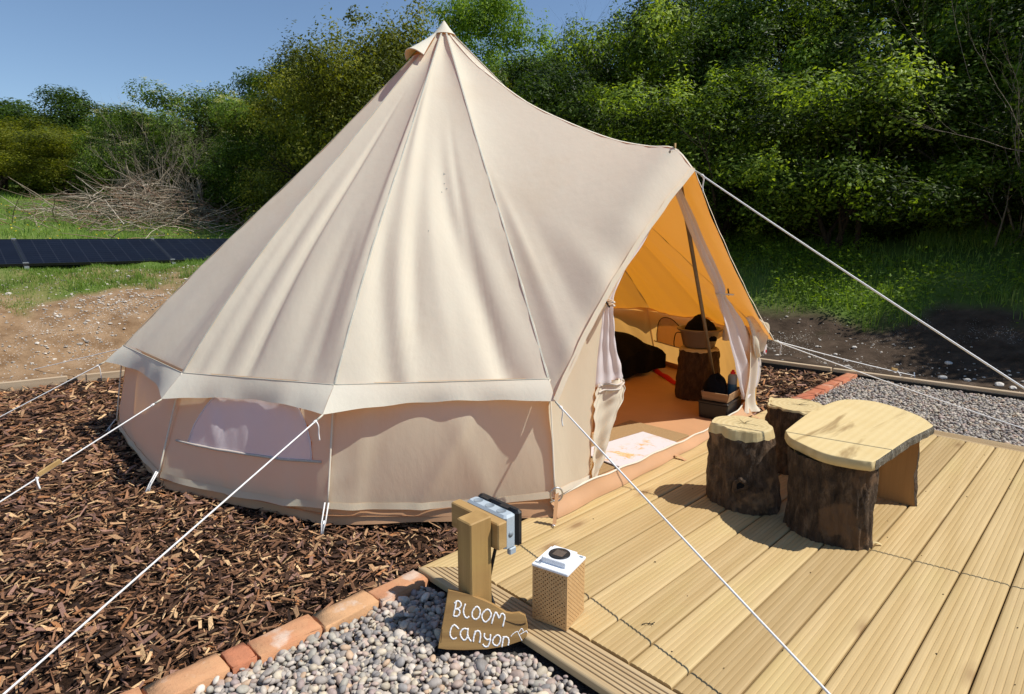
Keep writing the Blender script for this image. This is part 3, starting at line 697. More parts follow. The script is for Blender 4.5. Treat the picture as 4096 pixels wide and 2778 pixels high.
# groundsheet: floor, upstand and door lip
gs = MB(); fl = [pol(s_[0], s_[4][0]-.02, .006) for s_ in SE]
n_ = len(fl); gs.add([p for p in fl]+[Vector((TC.x, TC.y, .006))], [(i, n_, (i+1) % n_) for i in range(n_)])
floor_o = tb(gs, 'groundsheet', M['groundsheet'])
for i in range(N-1):
    s0, s1 = SE[i], SE[i+1]; am = (s0[0]+s1[0])/2; out = Vector((math.cos(R(am)), math.sin(R(am)), 0)); rg = random.Random(300+i); ph = rg.uniform(0, 6)
    rows = []
    for k in range(6):
        v_ = k/5
        rows.append([pol(s0[0], lerp(s0[3][0]-.055, s0[4][0]-.022, v_), lerp(s0[3][1]+.03, s0[4][1], v_)).lerp(pol(s1[0], lerp(s1[3][0]-.055, s1[4][0]-.022, v_), lerp(s1[3][1]+.03, s1[4][1], v_)), u)
                     + out*(.010*math.sin(v_*2.6)*(.7+.3*math.sin(u*9+ph))*min(1, 8*u*(1-u))+.004*math.sin(u*17+ph+v_*3)*v_) for u in np.linspace(0, 1, 31)])
    m = MB(); m.grid(rows); tb(m, 'groundsheet_side', M['groundsheet'], floor_o)
BL, BR_ = pol(SE[0][0], SE[0][4][0], .0), pol(SE[-1][0], SE[-1][4][0], .0)
rows = []; nlip = 60
for k in range(8):
    v_ = k/7; row = []
    for j in range(nlip+1):
        u = j/nlip; b_ = BL.lerp(BR_, u); hgt = .062+.020*math.exp(-((u-.12)/.1)**2)+.05*smooth01((u-.88)/.1)-.020*math.exp(-((u-.62)/.18)**2)+.003*math.sin(u*55)
        x_ = b_.x+.015*4*u*(1-u)-.045*math.sin(v_*1.57)**1.3+.006*math.sin(v_*3.14)+.004*math.sin(u*37+v_*2)
        row.append(Vector((x_, b_.y, .004+hgt*v_)))
    rows.append(row)
m = MB(); m.grid(rows); tb(m, 'door_lip', M['groundsheet'], floor_o)
m = MB(); m.tube([p+Vector((0, 0, .001)) for p in rows[-1]], .0055, 6); tb(m, 'door_zip', M['canvas_hem'], floor_o)
for u, sz in ((.46, .02), (.93, .03)):
    p = BL.lerp(BR_, u); m = MB(); m.grid([[p+Vector((.012+a, b_, .003+.02*(1-a/.07))) for b_ in (-.011, .011)] for a in (0, .03, .06, .07)], False); tb(m, 'peg_strap', M['groundsheet'], floor_o)
# strap with eyelet, and steel ring, at the front corner; strap loops with pegs at the other corners in view
p = BL
m = MB(); m.grid([[p+Vector((.022+.01*t, -.03+b_-.03*t, lerp(.14, .002, min(1, t*1.25))+.004)) for b_ in (-.013, .013)] for t in (0, .3, .6, .8, .9, 1.25)], False); st_ = tb(m, 'peg_strap', M['groundsheet'])
m = MB(); m.lathe([(.004, .0), (.0045, .0018), (.008, .0018), (.0085, 0)], 12, (p.x+.034, p.y-.064, .0065)); tb(m, 'eyelet', M['steel'], st_)
m = MB(); cc = pol(SE[0][0], SE[0][3][0]+.025, .115); ax1 = Vector((.55, .83, 0)); ax2 = Vector((.1, -.1, 1)).normalized()
m.tube([cc+ax1*.029*math.cos(a)+ax2*.036*math.sin(a) for a in np.linspace(0, 2*math.pi, 25)], .0042, 8, False); tb(m, 'ring', M['steel'])
for i in (1, 2, 3):
    f_ = pol(SE[i][0], SE[i][3][0]+.012, SE[i][3][1]+.01); d_ = pol(SE[i][0], SE[i][3][0]+.085, -.05); sd_ = Vector((-math.sin(R(SE[i][0])), math.cos(R(SE[i][0])), 0))*.009
    m = MB(); m.tube([f_+sd_, lerp(f_, d_, .6)+sd_, d_], .0035, 6); m.tube([f_-sd_, lerp(f_, d_, .6)-sd_, d_], .0035, 6); tb(m, 'peg_loop', M['rope'])
    m = MB(); m.tube([d_+(f_-d_).normalized()*.07, d_-Vector((0, 0, .06))], .0045, 8); tb(m, 'peg', M['steel'])
# poles
m = MB(); m.tube([(TC.x, TC.y, .01), (TC.x, TC.y, 2.84)], .016, 12); tb(m, 'centre_pole', M['pole'])
top = pol(-1.0, 2.03, 1.735)
m = MB(); m.tube([top+Vector((0, .02, 0)), (-.30, 3.02, .01)], .0125, 10); tb(m, 'door_pole', M['pole'])
m = MB(); m.tube([top+Vector((0, -.02, 0)), (-.26, .86, .01)], .0125, 10); tb(m, 'door_pole', M['pole'])
m = MB(); m.tube([top+Vector((.01, 0, -.02)), top+Vector((.01, 0, .045))], .006, 8); tb(m, 'pole_spike', M['post'])
# cloth strips given as rows of control points
def cloth(rows_ctl, nu, nv, fold_n, fold_a, ph=0.0, depth=Vector((1, 0, 0))):
    L = [Vector(a) for a, b in rows_ctl]; Rr = [Vector(b) for a, b in rows_ctl]; Lc, Rc = catmull(L, nv), catmull(Rr, nv)
    return [[Lc[k].lerp(Rc[k], j/nu)+depth*(fold_a*math.sin(j/nu*fold_n*2*math.pi+ph+.5*math.sin(k/nv*5)))+Vector((0, .2*fold_a*math.sin(k*.9+j*.7), 0)) for j in range(nu+1)] for k in range(nv+1)]
g_ = cloth([((.079, .713, .115), (.035, 1.03, .085)), ((.048, .727, .33), (.03, 1.055, .40)), ((.012, .746, .58), (.015, 1.11, .78)), ((.025, .90, .79), (.0, 1.20, .97)), ((.02, 1.28, 1.12), (-.02, 1.47, 1.24)), ((-.03, 1.735, 1.60), (-.03, 1.76, 1.61))], 26, 40, 1.6, .003, .4)
m = MB(); m.grid(g_); tb(m, 'door_wall', M['canvas_wall'])
m = MB(); m.grid([[p+Vector((.006, 0, .02-w_)) for p in g_[0]] for w_ in (0, .035)]); tb(m, 'wall_hem', M['canvas_hem'])
# tied back canvas flap, left
g_ = cloth([((.0, 1.10, .56), (-.04, 1.385, .535)), ((.008, 1.075, .51), (-.045, 1.42, .50)), ((.015, 1.06, .46), (-.05, 1.44, .455)), ((.018, 1.058, .40), (-.05, 1.425, .395)), ((.02, 1.055, .30), (-.04, 1.345, .31)), ((.022, 1.05, .20), (-.03, 1.265, .21)), ((.025, 1.045, .13), (-.02, 1.215, .14)), ((.028, 1.03, .07), (.0, 1.12, .075))], 30, 46, 1.4, .034, 1.6, Vector((.85, -.5, 0)))
m = MB(); m.grid(g_); df = tb(m, 'door_flap', M['canvas_flap'])
m = MB(); m.tube([g_[k][-1]+Vector((.003, 0, 0)) for k in range(3, 47)], .004, 6); tb(m, 'flap_hem', M['canvas_hem'], df)
for zz in (4, 8): m = MB(); m.tube([g_[zz][j]+Vector((.008, -.004, 0)) for j in range(6, 31)], .0055, 6); tb(m, 'zip', M['zip'], df)
# white net, left: runs under the hem, gathers at the tie and hangs down
g_ = cloth([((-.06, 1.74, 1.58), (-.06, 1.79, 1.555)), ((-.05, 1.52, 1.30), (-.05, 1.60, 1.29)), ((-.045, 1.30, 1.10), (-.045, 1.385, 1.10)), ((-.01, 1.17, .975), (-.02, 1.265, .965)), ((-.0, 1.135, .86), (-.02, 1.28, .84)), ((.0, 1.115, .74), (-.03, 1.31, .72)), ((.0, 1.10, .60), (-.04, 1.375, .60)), ((.0, 1.10, .535), (-.045, 1.40, .53))], 20, 50, 2.6, .015, .3, Vector((.8, -.5, 0)))
m = MB(); m.grid(g_); tb(m, 'net_curtain', M['net'])
m = MB()
for dz in (-.008, .008): m.tube([Vector((.012, 1.165, .965+dz))+Vector((.5, -.85, 0))*.032*math.sin(a)+Vector((-.1, .075, 0))*math.cos(a) for a in np.linspace(0, 2*math.pi, 21)], .0042, 6, False)
tie = tb(m, 'tie_cord', M['canvas_hem'])
m = MB(); m.tube([(.055, 1.085, .985), (.06, 1.12, .945)], .005, 8); tb(m, 'toggle', M['black'], tie)
# white net, right, with zip tape and canvas turn-back
g_ = cloth([((-.055, 1.80, 1.62), (-.05, 1.83, 1.60)), ((-.055, 1.955, 1.42), (-.05, 2.04, 1.41)), ((-.055, 2.15, 1.20), (-.05, 2.265, 1.19)), ((-.055, 2.36, .99), (-.05, 2.475, .985)), ((-.055, 2.43, .90), (-.05, 2.515, .895)), ((-.055, 2.48, .80), (-.05, 2.66, .80)), ((-.055, 2.56, .66), (-.05, 2.84, .665)), ((-.055, 2.68, .47), (-.045, 2.98, .48)), ((-.05, 2.75, .33), (-.04, 3.09, .36)), ((-.05, 2.82, .21), (-.04, 3.05, .20)), ((-.05, 2.88, .125), (-.045, 2.92, .12))], 24, 60, 2.4, .018, .9, Vector((.85, .4, 0)))
m = MB(); m.grid(g_); nc = tb(m, 'net_curtain', M['net'])
m = MB(); m.grid([[g_[k][-1]+Vector((.004, (w_-.3)*.042, 0)) for w_ in (0, .5, 1)] for k in range(36, 61)]); tb(m, 'zip_tape', M['zip'], nc)
m = MB(); m.tube([Vector((-.03, 2.475, .912))+Vector((.55, -.2, 0))*.045*math.sin(a)+Vector((.03, .055, -.004))*math.cos(a) for a in np.linspace(0, 2*math.pi, 21)], .005, 6, False); tie = tb(m, 'tie_cord', M['canvas_hem'])
m = MB(); m.tube([(-.035, 2.525, .945), (-.03, 2.535, .90)], .005, 8); tb(m, 'toggle', M['black'], tie)
g_ = cloth([((-.03, 2.80, .73), (-.02, 2.90, .735)), ((-.02, 2.845, .66), (.0, 2.975, .69)), ((-.01, 2.88, .56), (.01, 3.06, .66)), ((-.01, 2.93, .48), (.01, 3.06, .56)), ((-.01, 2.99, .42), (.0, 3.02, .47))], 14, 20, 1.2, .018, .3)
m = MB(); m.grid(g_); lp = tb(m, 'door_flap', M['canvas_flap'])
m = MB(); m.tube([r_[0] for r_ in g_], .006, 6); tb(m, 'zip', M['zip'], lp)
g_ = cloth([((-.03, 2.87, .60), (-.01, 3.03, .62)), ((-.03, 2.90, .35), (-.02, 3.06, .36)), ((-.035, 2.88, .13), (-.02, 3.05, .10)), ((-.02, 2.86, .03), (.02, 3.06, .02))], 14, 20, 1.6, .012, .8)
m = MB(); m.grid(g_); tb(m, 'door_wall', M['canvas'])
# sewn labels
m = MB(); m.box((.035, 1.715, 1.545), (.002, .05, .042)); lb = tb(m, 'sewn_label', M['black']); lb['label'] = 'black sewn label at the door peak'
m = MB()
for dy, dz, sy, sz in ((-.004, 0, .004, .024), (.004, .010, .012, .004), (.004, 0, .010, .004), (.004, -.010, .012, .004)): m.box((.0365, 1.722+dy, 1.545+dz), (.001, sy, sz))
tb(m, 'lettering', M['paint'], lb)
m = MB(); m.grid([[pol(-328.2, 2.40, .52)+Vector((.01, .0+a*.05, -b_*.075-a*.015)) for a in (0, .5, 1)] for b_ in (0, .5, 1)]); lb = tb(m, 'care_label', M['net'])
m = MB(); m.grid([[pol(-328.2, 2.40, .52)+Vector((.012, .032+a*.016, -.052-b_*.02-a*.005)) for a in (0, 1)] for b_ in (0, 1)]); tb(m, 'care_mark', M['red'], lb)

# ------------------------------------------------------------------ guy ropes
def guy(a, b, label, runner=None, sag=.012, tail=True, peg=True, rad=.0036, eye=False):
    a, b = Vector(a), Vector(b); o = empty('guy_rope', tuple(b), label=label, cat='rope', group='white guy ropes of the tent')
    def bl(m, nm, mt, par=o): m.v = [tuple(Vector(p)-b) for p in m.v]; return m.build(nm, mt, par)
    n = 30; d = (b-a); dn = d.normalized()
    m = MB(); m.tube([a.lerp(b, k/n)-Vector((0, 0, sag*4*(k/n)*(1-k/n))) for k in range(n+1)], rad, 8); bl(m, 'cord', M['rope'])
    m = MB(); k0 = a+dn*.045
    for q_, rr in ((0, .0065), (.006, .008), (.013, .0065)):
        m.tube([k0+dn*(q_-.003), k0+dn*q_, k0+dn*(q_+.004)], [rr*.6, rr, rr*.6], 8)
    bl(m, 'knot', M['rope'])
    if tail:
        m = MB(); m.tube(catmull([k0, k0+Vector((.012, .004, -.022)), k0+Vector((.006, .006, -.06)), k0+Vector((.012, .006, -.09))], 10), rad*.9, 6); bl(m, 'tail', M['rope'])
    m = MB(); m.tube([a, a+dn*.04], [.004, .0055], 8); bl(m, 'loop', M['seam'])
    if runner:
        c_ = a.lerp(b, runner); sd_ = dn.cross(Vector((0, 0, 1))).normalized(); upv = sd_.cross(dn)
        rot = Matrix((dn, sd_, upv)).transposed()
        m = MB(); m.box(c_+upv*.012, (.105, .012, .022), rot, 1, .003); r_ = bl(m, 'runner', M['cross'])
        m = MB(); kk = c_+dn*.062; m.tube([kk-dn*.006, kk, kk+dn*.006], [.005, .009, .005], 8); m.tube(catmull([kk, kk+Vector((.02, .0, -.02)), kk+Vector((.028, .004, -.045))], 6), .004, 6); bl(m, 'knot', M['rope'])
    if peg:
        m = MB(); m.tube([b-dn*.02+Vector((0, 0, .03)), b+dn*.03-Vector((0, 0, .10))], .005, 8); bl(m, 'peg', M['steel'])
    if eye:
        m = MB(); m.tube([b+Vector((.0, .012*math.cos(t), .012*math.sin(t)+.004)) for t in np.linspace(0, 2*math.pi, 17)], .003, 6, False); m.tube([b+Vector((0, 0, -.008)), b+Vector((0, 0, .001))], .003, 6); bl(m, 'screw_eye', M['steel'])
    return o
def ev(i): return pol(SE[i][0], *SE[i][2])
guy(ev(0), (1.895, .079, .012), 'white guy rope from the front wall corner down across the deck boards', sag=.004, peg=False, eye=True)
guy(ridge_c[-1]+Vector((.01, 0, -.01)), (2.792, 1.695, -.02), 'long white guy rope from the door peak out over the table', sag=.02, rad=.0042)
guy(ev(1), (-.235, -1.33, -.03), 'white guy rope from the window wall corner to the bottom left of the view', sag=.0)
guy(ev(2), pol(-80.8, 3.35, -.04), 'white guy rope with wooden runner over the bark mulch', runner=.475, sag=.0, tail=False)
guy(ev(3), pol(-113, 3.38, -.04), 'white guy rope from the far left wall corner with a hanging tail', sag=.0)
guy(ev(4), pol(-145, 4.25, .02), 'white guy rope in front of the bare soil bank', sag=.0)
guy(ev(11), pol(31.8, 4.15, -.02), 'white guy rope from the right door corner over the far gravel', sag=.01)
guy(ev(11)+Vector((0, .004, .002)), (.50, 5.22, .01), 'short white guy rope from the right door corner to the dark soil', sag=.01, tail=False, runner=.82)

# ------------------------------------------------------------------ log stools and table
def ring_r(an, seed, amp):
    rg = random.Random(seed); ph = [rg.uniform(0, 6.28) for _ in range(4)]
    return 1+amp*(.5*math.sin(2*an+ph[0])+.35*math.sin(3*an+ph[1])+.22*math.sin(5*an+ph[2])+.12*math.sin(9*an+ph[3]))
def log_stool(name, loc, h, rb, rt, shift, seed, label, barkmat, chamfer=.028, cat='stool', group='log stools', flare=0.0, n=56):
    o = empty(name, loc, label=label, cat=cat, group=group); nz_ = 26; rg = random.Random(seed)
    rows = []
    for k in range(nz_+1):
        t = k/nz_; z_ = t*(h-chamfer); row = []
        for j in range(n):
            an = 2*math.pi*j/n; r_ = lerp(rb, rt, smooth01(t))*ring_r(an, seed, .09)*(1+flare*math.exp(-t*6))
            r_ += (.0035*math.sin(an*23+3*math.sin(t*4+an))+.003*math.sin(an*41+5*math.sin(t*6+an*2)+t*3))*(1 if t < .97 else .2)+.005*math.sin(an*7+t*9)*math.sin(t*11)
            dz = .005*math.sin(an*4+seed)+.003*math.sin(an*9)+.003*math.sin(an*17+seed) if k == nz_ else 0
            row.append((shift[0]*t+r_*math.cos(an), shift[1]*t+r_*math.sin(an), z_+dz))
        rows.append(row)
    m = MB(); m.grid(rows, True, True); m.build('bark', barkmat, o)
    cap = []
    for f, dz in ((1.0, 0), (.985, .010), (.93, chamfer-.006), (.90, chamfer), (.6, chamfer+.001), (.3, chamfer+.001), (.02, chamfer+.001)):
        row = []
        for j in range(n):
            an = 2*math.pi*j/n; x_, y_, z_ = rows[-1][j]; cx, cy = shift
            zz = z_+dz*1.0 if f > .97 else h-chamfer+dz+(.0018*math.sin(j*1.9) if f > .9 else .0006*math.sin(j*2.7+f*9))
            row.append((cx+(x_-cx)*f, cy+(y_-cy)*f, zz))
        cap.append(row)
    m = MB(); m.grid(cap, False, True); m.f.append(tuple(len(m.v)-n+j for j in range(n))); m.sm.append(False)
    top = m.build('seat', M['cutwood'], o)
    m = MB()
    for k in range(5):                                  # drying cracks
        an = rg.uniform(0, 6.28); L = rt*rg.uniform(.35, .8); d_ = Vector((math.cos(an), math.sin(an), 0)); s_ = Vector((-d_.y, d_.x, 0))
        c0 = Vector((shift[0]+.01, shift[1], h+.0022)); w_ = .0013
        m.add([c0+s_*w_, c0+d_*L*.5+s_*w_*.7+s_*.003, c0+d_*L, c0+d_*L*.5-s_*w_*.7+s_*.003, c0-s_*w_], [(0, 4, 3, 1), (1, 3, 2)])
    m.build('crack', M['bark_dim'], top)
    return o, rows
s1, rows1 = log_stool('log_stool', (.620, 1.510, 0), .385, .163, .146, (-.042, .012), 3, 'squat log stool with a dark hollow knot, nearest the tent door', M['bark_scarred'], .045)
# hollow knot in the near side
m = MB(); an = math.atan2(-2.77, 1.22)-.15; kc = Vector((.152*math.cos(an), .152*math.sin(an), .135)); out = Vector((math.cos(an), math.sin(an), 0)); sd_ = Vector((-out.y, out.x, 0))
m.grid([[kc+out*(.012-dp)+(sd_*math.cos(a)+Vector((0, 0, 1))*1.2*math.sin(a))*r_*(1+.22*math.sin(2*a+.7)+.15*math.sin(3*a+2)+.10*math.sin(5*a)) for a in np.linspace(0, 2*math.pi, 25)] for r_, dp in ((.034, .012), (.026, .003), (.018, .005), (.012, .010), (.003, .0115))]); m.build('knot', M['bark'], s1)
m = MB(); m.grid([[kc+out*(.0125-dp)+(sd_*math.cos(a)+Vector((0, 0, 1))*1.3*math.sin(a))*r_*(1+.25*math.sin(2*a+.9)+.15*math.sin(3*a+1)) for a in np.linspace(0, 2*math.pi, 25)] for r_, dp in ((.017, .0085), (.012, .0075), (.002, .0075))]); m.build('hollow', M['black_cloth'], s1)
log_stool('log_stool', (.60, 2.14, 0), .362, .158, .150, (.0, .0), 8, 'taller log stool half hidden behind the log table', M['bark'], .012)
tbl = empty('log_table', (1.0, 1.8, 0), label='low table of a thick live-edge slab on two split log legs', cat='table')
TOFF = Vector((1.0, 1.8, 0))
outl = catmull([(.79, 1.50, 0), (.84, 1.42, 0), (.90, 1.375, 0), (1.02, 1.312, 0), (1.12, 1.318, 0), (1.178, 1.338, 0), (1.198, 1.356, 0), (1.205, 1.46, 0), (1.212, 1.62, 0), (1.222, 1.80, 0), (1.245, 2.00, 0), (1.250, 2.07, 0), (1.238, 2.10, 0), (1.17, 2.205, 0), (1.05, 2.305, 0), (.93, 2.355, 0), (.84, 2.33, 0), (.785, 2.26, 0), (.762, 2.12, 0), (.752, 1.95, 0), (.768, 1.72, 0), (.79, 1.50, 0)], 108)[:-1]
cx = Vector((1.0, 1.83, 0)); rg = random.Random(4)
def slab_row(f, z, jit=0.0): return [tuple(cx-TOFF+(p-cx)*f+Vector((rg.uniform(-jit, jit), rg.uniform(-jit, jit), z+rg.uniform(-jit, jit)*.5))) for p in outl]
m = MB(); tp_ = slab_row(.985, .402); m.grid([slab_row(.99, .399), tp_], True, True); n = len(outl); m.f.append(tuple(n+j for j in range(n))); m.sm.append(False)
slab = m.build('slab', M['slab'], tbl)
# sawn ends of the slab are plain wood, its long sides keep their bark
rows = [slab_row(.99, .399), slab_row(1.0, .385, .001), slab_row(.995, .362, .001), slab_row(.96, .355)]
def is_side(p): return p.x > 1.17 and 1.36 < p.y < 2.16
side = [is_side(p) for p in outl]
for want, nm, mt in ((True, 'bark_edge', M['bark_grey']), (False, 'sawn_edge', M['cutwood'])):
    m = MB(); V = []; 
    rr = rows
    if want: rr = [[(lambda v_, s_: tuple(Vector(v_)*1.0+Vector((Vector(v_).normalized().x*s_, Vector(v_).normalized().y*s_*.3, 0))))(v_, rg.uniform(.0, .012) if 0 < k < 3 else 0) for v_ in row] for k, row in enumerate(rows)]
    F = [(i*n+j, i*n+(j+1) % n, (i+1)*n+(j+1) % n, (i+1)*n+j) for i in range(3) for j in range(n) if side[j] == want]
    used = sorted({i for f in F for i in f}); mp = {u: k for k, u in enumerate(used)}; fl_ = [v_ for row in rr for v_ in row]
    m.add([fl_[u] for u in used], [tuple(mp[i] for i in f) for f in F], not want); m.build(nm, mt, slab)
m = MB(); m.f = []; m.add(rows[3], [tuple(range(n-1, -1, -1))]); m.build('underside', M['innerwood'], slab)
def half_log(x0, x1, yflat, bulge, label, seed):
    """split log standing on end: flat face at yflat, bark bulging by bulge"""
    rows = []; fl = []; nn = 72
    for k in range(25):
        t = k/24; z_ = .356*t; wd = 1-.06*math.sin(t*2.4+seed)+.10*(t < .3)*(.3-t); row = []
        for j in range(nn+1):
            a = math.pi*j/nn; c_, s_ = math.cos(a), math.sin(a)
            r_ = 1+.03*math.sin(a*5+seed)+.024*math.sin(a*21+2.2*math.sin(t*5+a*2))+.018*math.sin(a*37+3*math.sin(t*7+a*3)+t*5)+.012*math.sin(a*9+t*7)
            x_ = (x0+x1)/2-(x1-x0)/2*c_*wd*r_+.02*math.sin(t*2.2+seed)*(c_ < 0)*abs(c_); y_ = yflat+bulge*(max(0, s_)**.75)*r_
            row.append((x_-1.0, y_-1.8, z_))
        rows.append(row)
    m = MB(); m.grid(rows); lg = m.build('leg', M['bark'], tbl); lg['label'] = label
    nn_ = 12
    fr = [[tuple(Vector(r_[0]).lerp(Vector(r_[-1]), i/nn_)+Vector((0, (.003 if bulge < 0 else -.003)*1, 0))) for i in range(nn_+1)] for r_ in rows]
    m = MB(); m.grid(fr, False); m.build('split_face', M['innerwood'] if bulge > 0 else M['cutwood'], lg)
half_log(.845, 1.185, 1.475, -.145, 'near table leg, bark side out', 1.0)
half_log(.86, 1.215, 2.03, .13, 'far table leg, split face inwards', 2.2)

# ------------------------------------------------------------------ power post
pp = empty('power_post', (.405, -.052, -.03), label='short square timber post with crossbar and outdoor socket box beside the deck', cat='post')
PO = Vector((.405, -.052, -.03))
def pb(mb, name, mat, par=pp): mb.v = [tuple(Vector(p)-PO) for p in mb.v]; return mb.build(name, mat, par)
m = MB(); m.box((.405, -.052, .155), (.072, .092, .43), None, 1, .004); pb(m, 'post', M['post'])
m = MB(); m.box((.345, .0175, .301), (.25, .042, .092), None, 1, .004); pb(m, 'crossbar', M['cross'])
m = MB(); m.box((.355, .066, .295), (.205, .052, .118), None, 1, .008); sb = pb(m, 'socket_box', M['grey_plastic'])
m = MB(); m.box((.355, .1085, .295), (.212, .033, .126), None, 1, .010); pb(m, 'lid', M['black'], sb)
for dx in (-.06, 0, .06):
    m = MB(); m.lathe([(.0175, 0), (.0175, .0012), (.0158, .0016), (.0150, .0005), (.001, .0005)], 20, (.352+dx, .066, .3538)); pb(m, 'knockout', M['grey_dark'], sb)
for dx in (-.055, .045):
    m = MB(); m.box((.355+dx, .092, .356), (.04, .012, .008)); pb(m, 'hinge', M['black'], sb)
m = MB(); m.lathe([(.010, 0), (.0105, .0015), (.001, .0015)], 16, (0, 0, 0)); m.v = [(.4578+v_[2], .066+v_[0], .285+v_[1]) for v_ in m.v]; pb(m, 'knockout', M['grey_dark'], sb)
m = MB(); m.tube(catmull([(.40, .055, .24), (.40, .03, .16), (.405, .010, .09), (.442, .004, .03), (.464, -.006, .0), (.472, -.02, -.04)], 16), .006, 8); pb(m, 'cable', M['black'])
m = MB(); m.box((.452, .075, .222), (.018, .03, .022), None, 1, .003); pb(m, 'latch', M['grey_plastic'], sb)

# ------------------------------------------------------------------ painted name sign
SA, SB, SN = Vector((.66436, .74741, 0)), Vector((-.27998, .24888, .92718)), Vector((.69299, -.61599, .37461))
sign = empty('name_sign', (.41, -.22, -.03), label='rough wooden sign painted BLOOM canyon in white, leaning on the post', cat='sign')
so = [(.034, .181), (.075, .1715), (.1025, .1655), (.110, .1665), (.1163, .1588), (.15, .146), (.1888, .1277), (.2257, .1051), (.2451, .1013), (.27, .1031), (.2893, .0935), (.293, .078), (.2956, .0603), (.2922, .0292), (.2752, .0166), (.2222, .0018), (.1608, -.0061), (.0858, -.0064), (.0302, -.0032), (.0015, .0017), (.0176, .086)]
m = MB(); n = len(so)
V = [SA*a+SB*b for a, b in so]+[SA*(a*.997+.0003)+SB*b-SN*.0015+SN*0 for a, b in so]+[SA*a+SB*b-SN*.022 for a, b in so]
V = [SA*(.15+(a-.15)*.985)+SB*(.08+(b-.08)*.98) for a, b in so]+[SA*a+SB*b-SN*.003 for a, b in so]+[SA*a+SB*b-SN*.024 for a, b in so]
F = [tuple(range(n-1, -1, -1)), tuple(range(2*n, 3*n))]+[(k*n+i, k*n+(i+1) % n, (k+1)*n+(i+1) % n, (k+1)*n+i) for k in (0, 1) for i in range(n)]
rotm = Matrix((SA, SB, SN)).transposed(); inv = rotm.inverted()
m.add([inv @ p for p in V], F); sbd = m.build('board', M['sign'], sign); sbd.matrix_local = rotm.to_4x4()
m = MB(); m.tube([(.215, .083, .0006), (.235, .076, .0006), (.255, .069, .0006), (.274, .067, .0006), (.288, .071, .0006)], [.0004, .001, .0014, .002, .0022], 6); m.tube([(.012, .02, .0005), (.016, .06, .0005)], .0006, 5); m.build('crack', M['bark_dim'], sbd)
ST = {'B': [[(.0623, .1443), (.0518, .099)], [(.0553, .1379), (.0632, .1451), (.072, .1433), (.0773, .134), (.072, .1241), (.057, .1196)], [(.0579, .1195), (.0694, .1184), (.0729, .1092), (.0658, .0987), (.0527, .099)]],
 'L': [[(.0915, .1361), (.0852, .1172), (.087, .1022), (.0949, .0921), (.1037, .0968)]],
 'O': [[(.1259, .126), (.1143, .1114), (.1142, .0949), (.1239, .0872), (.1354, .0943), (.1391, .1124), (.133, .1242), (.1259, .126)]],
 'O_second': [[(.1594, .116), (.1469, .1039), (.1459, .0907), (.1555, .0781), (.1688, .0868), (.1752, .1015), (.1683, .115), (.1594, .116)]],
 'M': [[(.1766, .0718), (.183, .093), (.1903, .1069), (.1964, .0993), (.2015, .0892), (.2079, .1006), (.215, .1013), (.2201, .0904), (.2126, .0617)]],
 'c': [[(.0693, .0591), (.0615, .0675), (.0544, .0718), (.0457, .0639), (.0414, .0476), (.044, .0362), (.0527, .0294), (.0632, .0332)]],
 'a': [[(.0991, .0575), (.086, .0595), (.0755, .05), (.0763, .0369), (.0859, .0252), (.0947, .0298), (.0982, .0428)], [(.1, .0615), (.0982, .0444), (.1017, .0313), (.1095, .0205)]],
 'n': [[(.1165, .0187), (.1183, .0341), (.1237, .0519)], [(.1201, .0389), (.1263, .051), (.1368, .0499), (.1402, .0367), (.1366, .0148)]],
 'y': [[(.1534, .0445), (.1525, .0331), (.1612, .0247), (.1708, .0261)], [(.1727, .0407), (.1707, .0196), (.1636, .0043), (.1539, .0038), (.147, .0113)]],
 'o': [[(.192, .0369), (.1813, .0258), (.1803, .0128), (.1916, .0051), (.2013, .0122), (.205, .0267), (.1999, .0359), (.192, .0369)]],
 'n_second': [[(.209, .0006), (.2119, .0168), (.2148, .033)], [(.2129, .0232), (.2192, .0312), (.2297, .0277), (.2321, .0162), (.2293, .0049)]],
 'mark': [[(.2385, .0315), (.2475, .0403), (.2599, .0465), (.2642, .0398), (.2752, .0174)], [(.2652, .0447), (.2742, .0551), (.2786, .0509), (.2793, .0459)], [(.2695, .0372), (.2811, .0434), (.29, .0473), (.2933, .0406)]]}
for ch, sts in ST.items():
    m = MB()
    for st in sts:
        pts = catmull([(a, b, .0012) for a, b in st], max(8, len(st)*5)); rr = [(.0026 if ch != 'mark' else .0014)*(1+.22*math.sin(k*1.7+len(st))) for k in range(len(pts))]
        m.tube(pts, rr, 7)
    m.v = [(x_, y_, .0004+(z_-.0012)*.35) for x_, y_, z_ in m.v]
    m.build('letter' if ch != 'mark' else 'painted_mark', M['paint'], sbd)

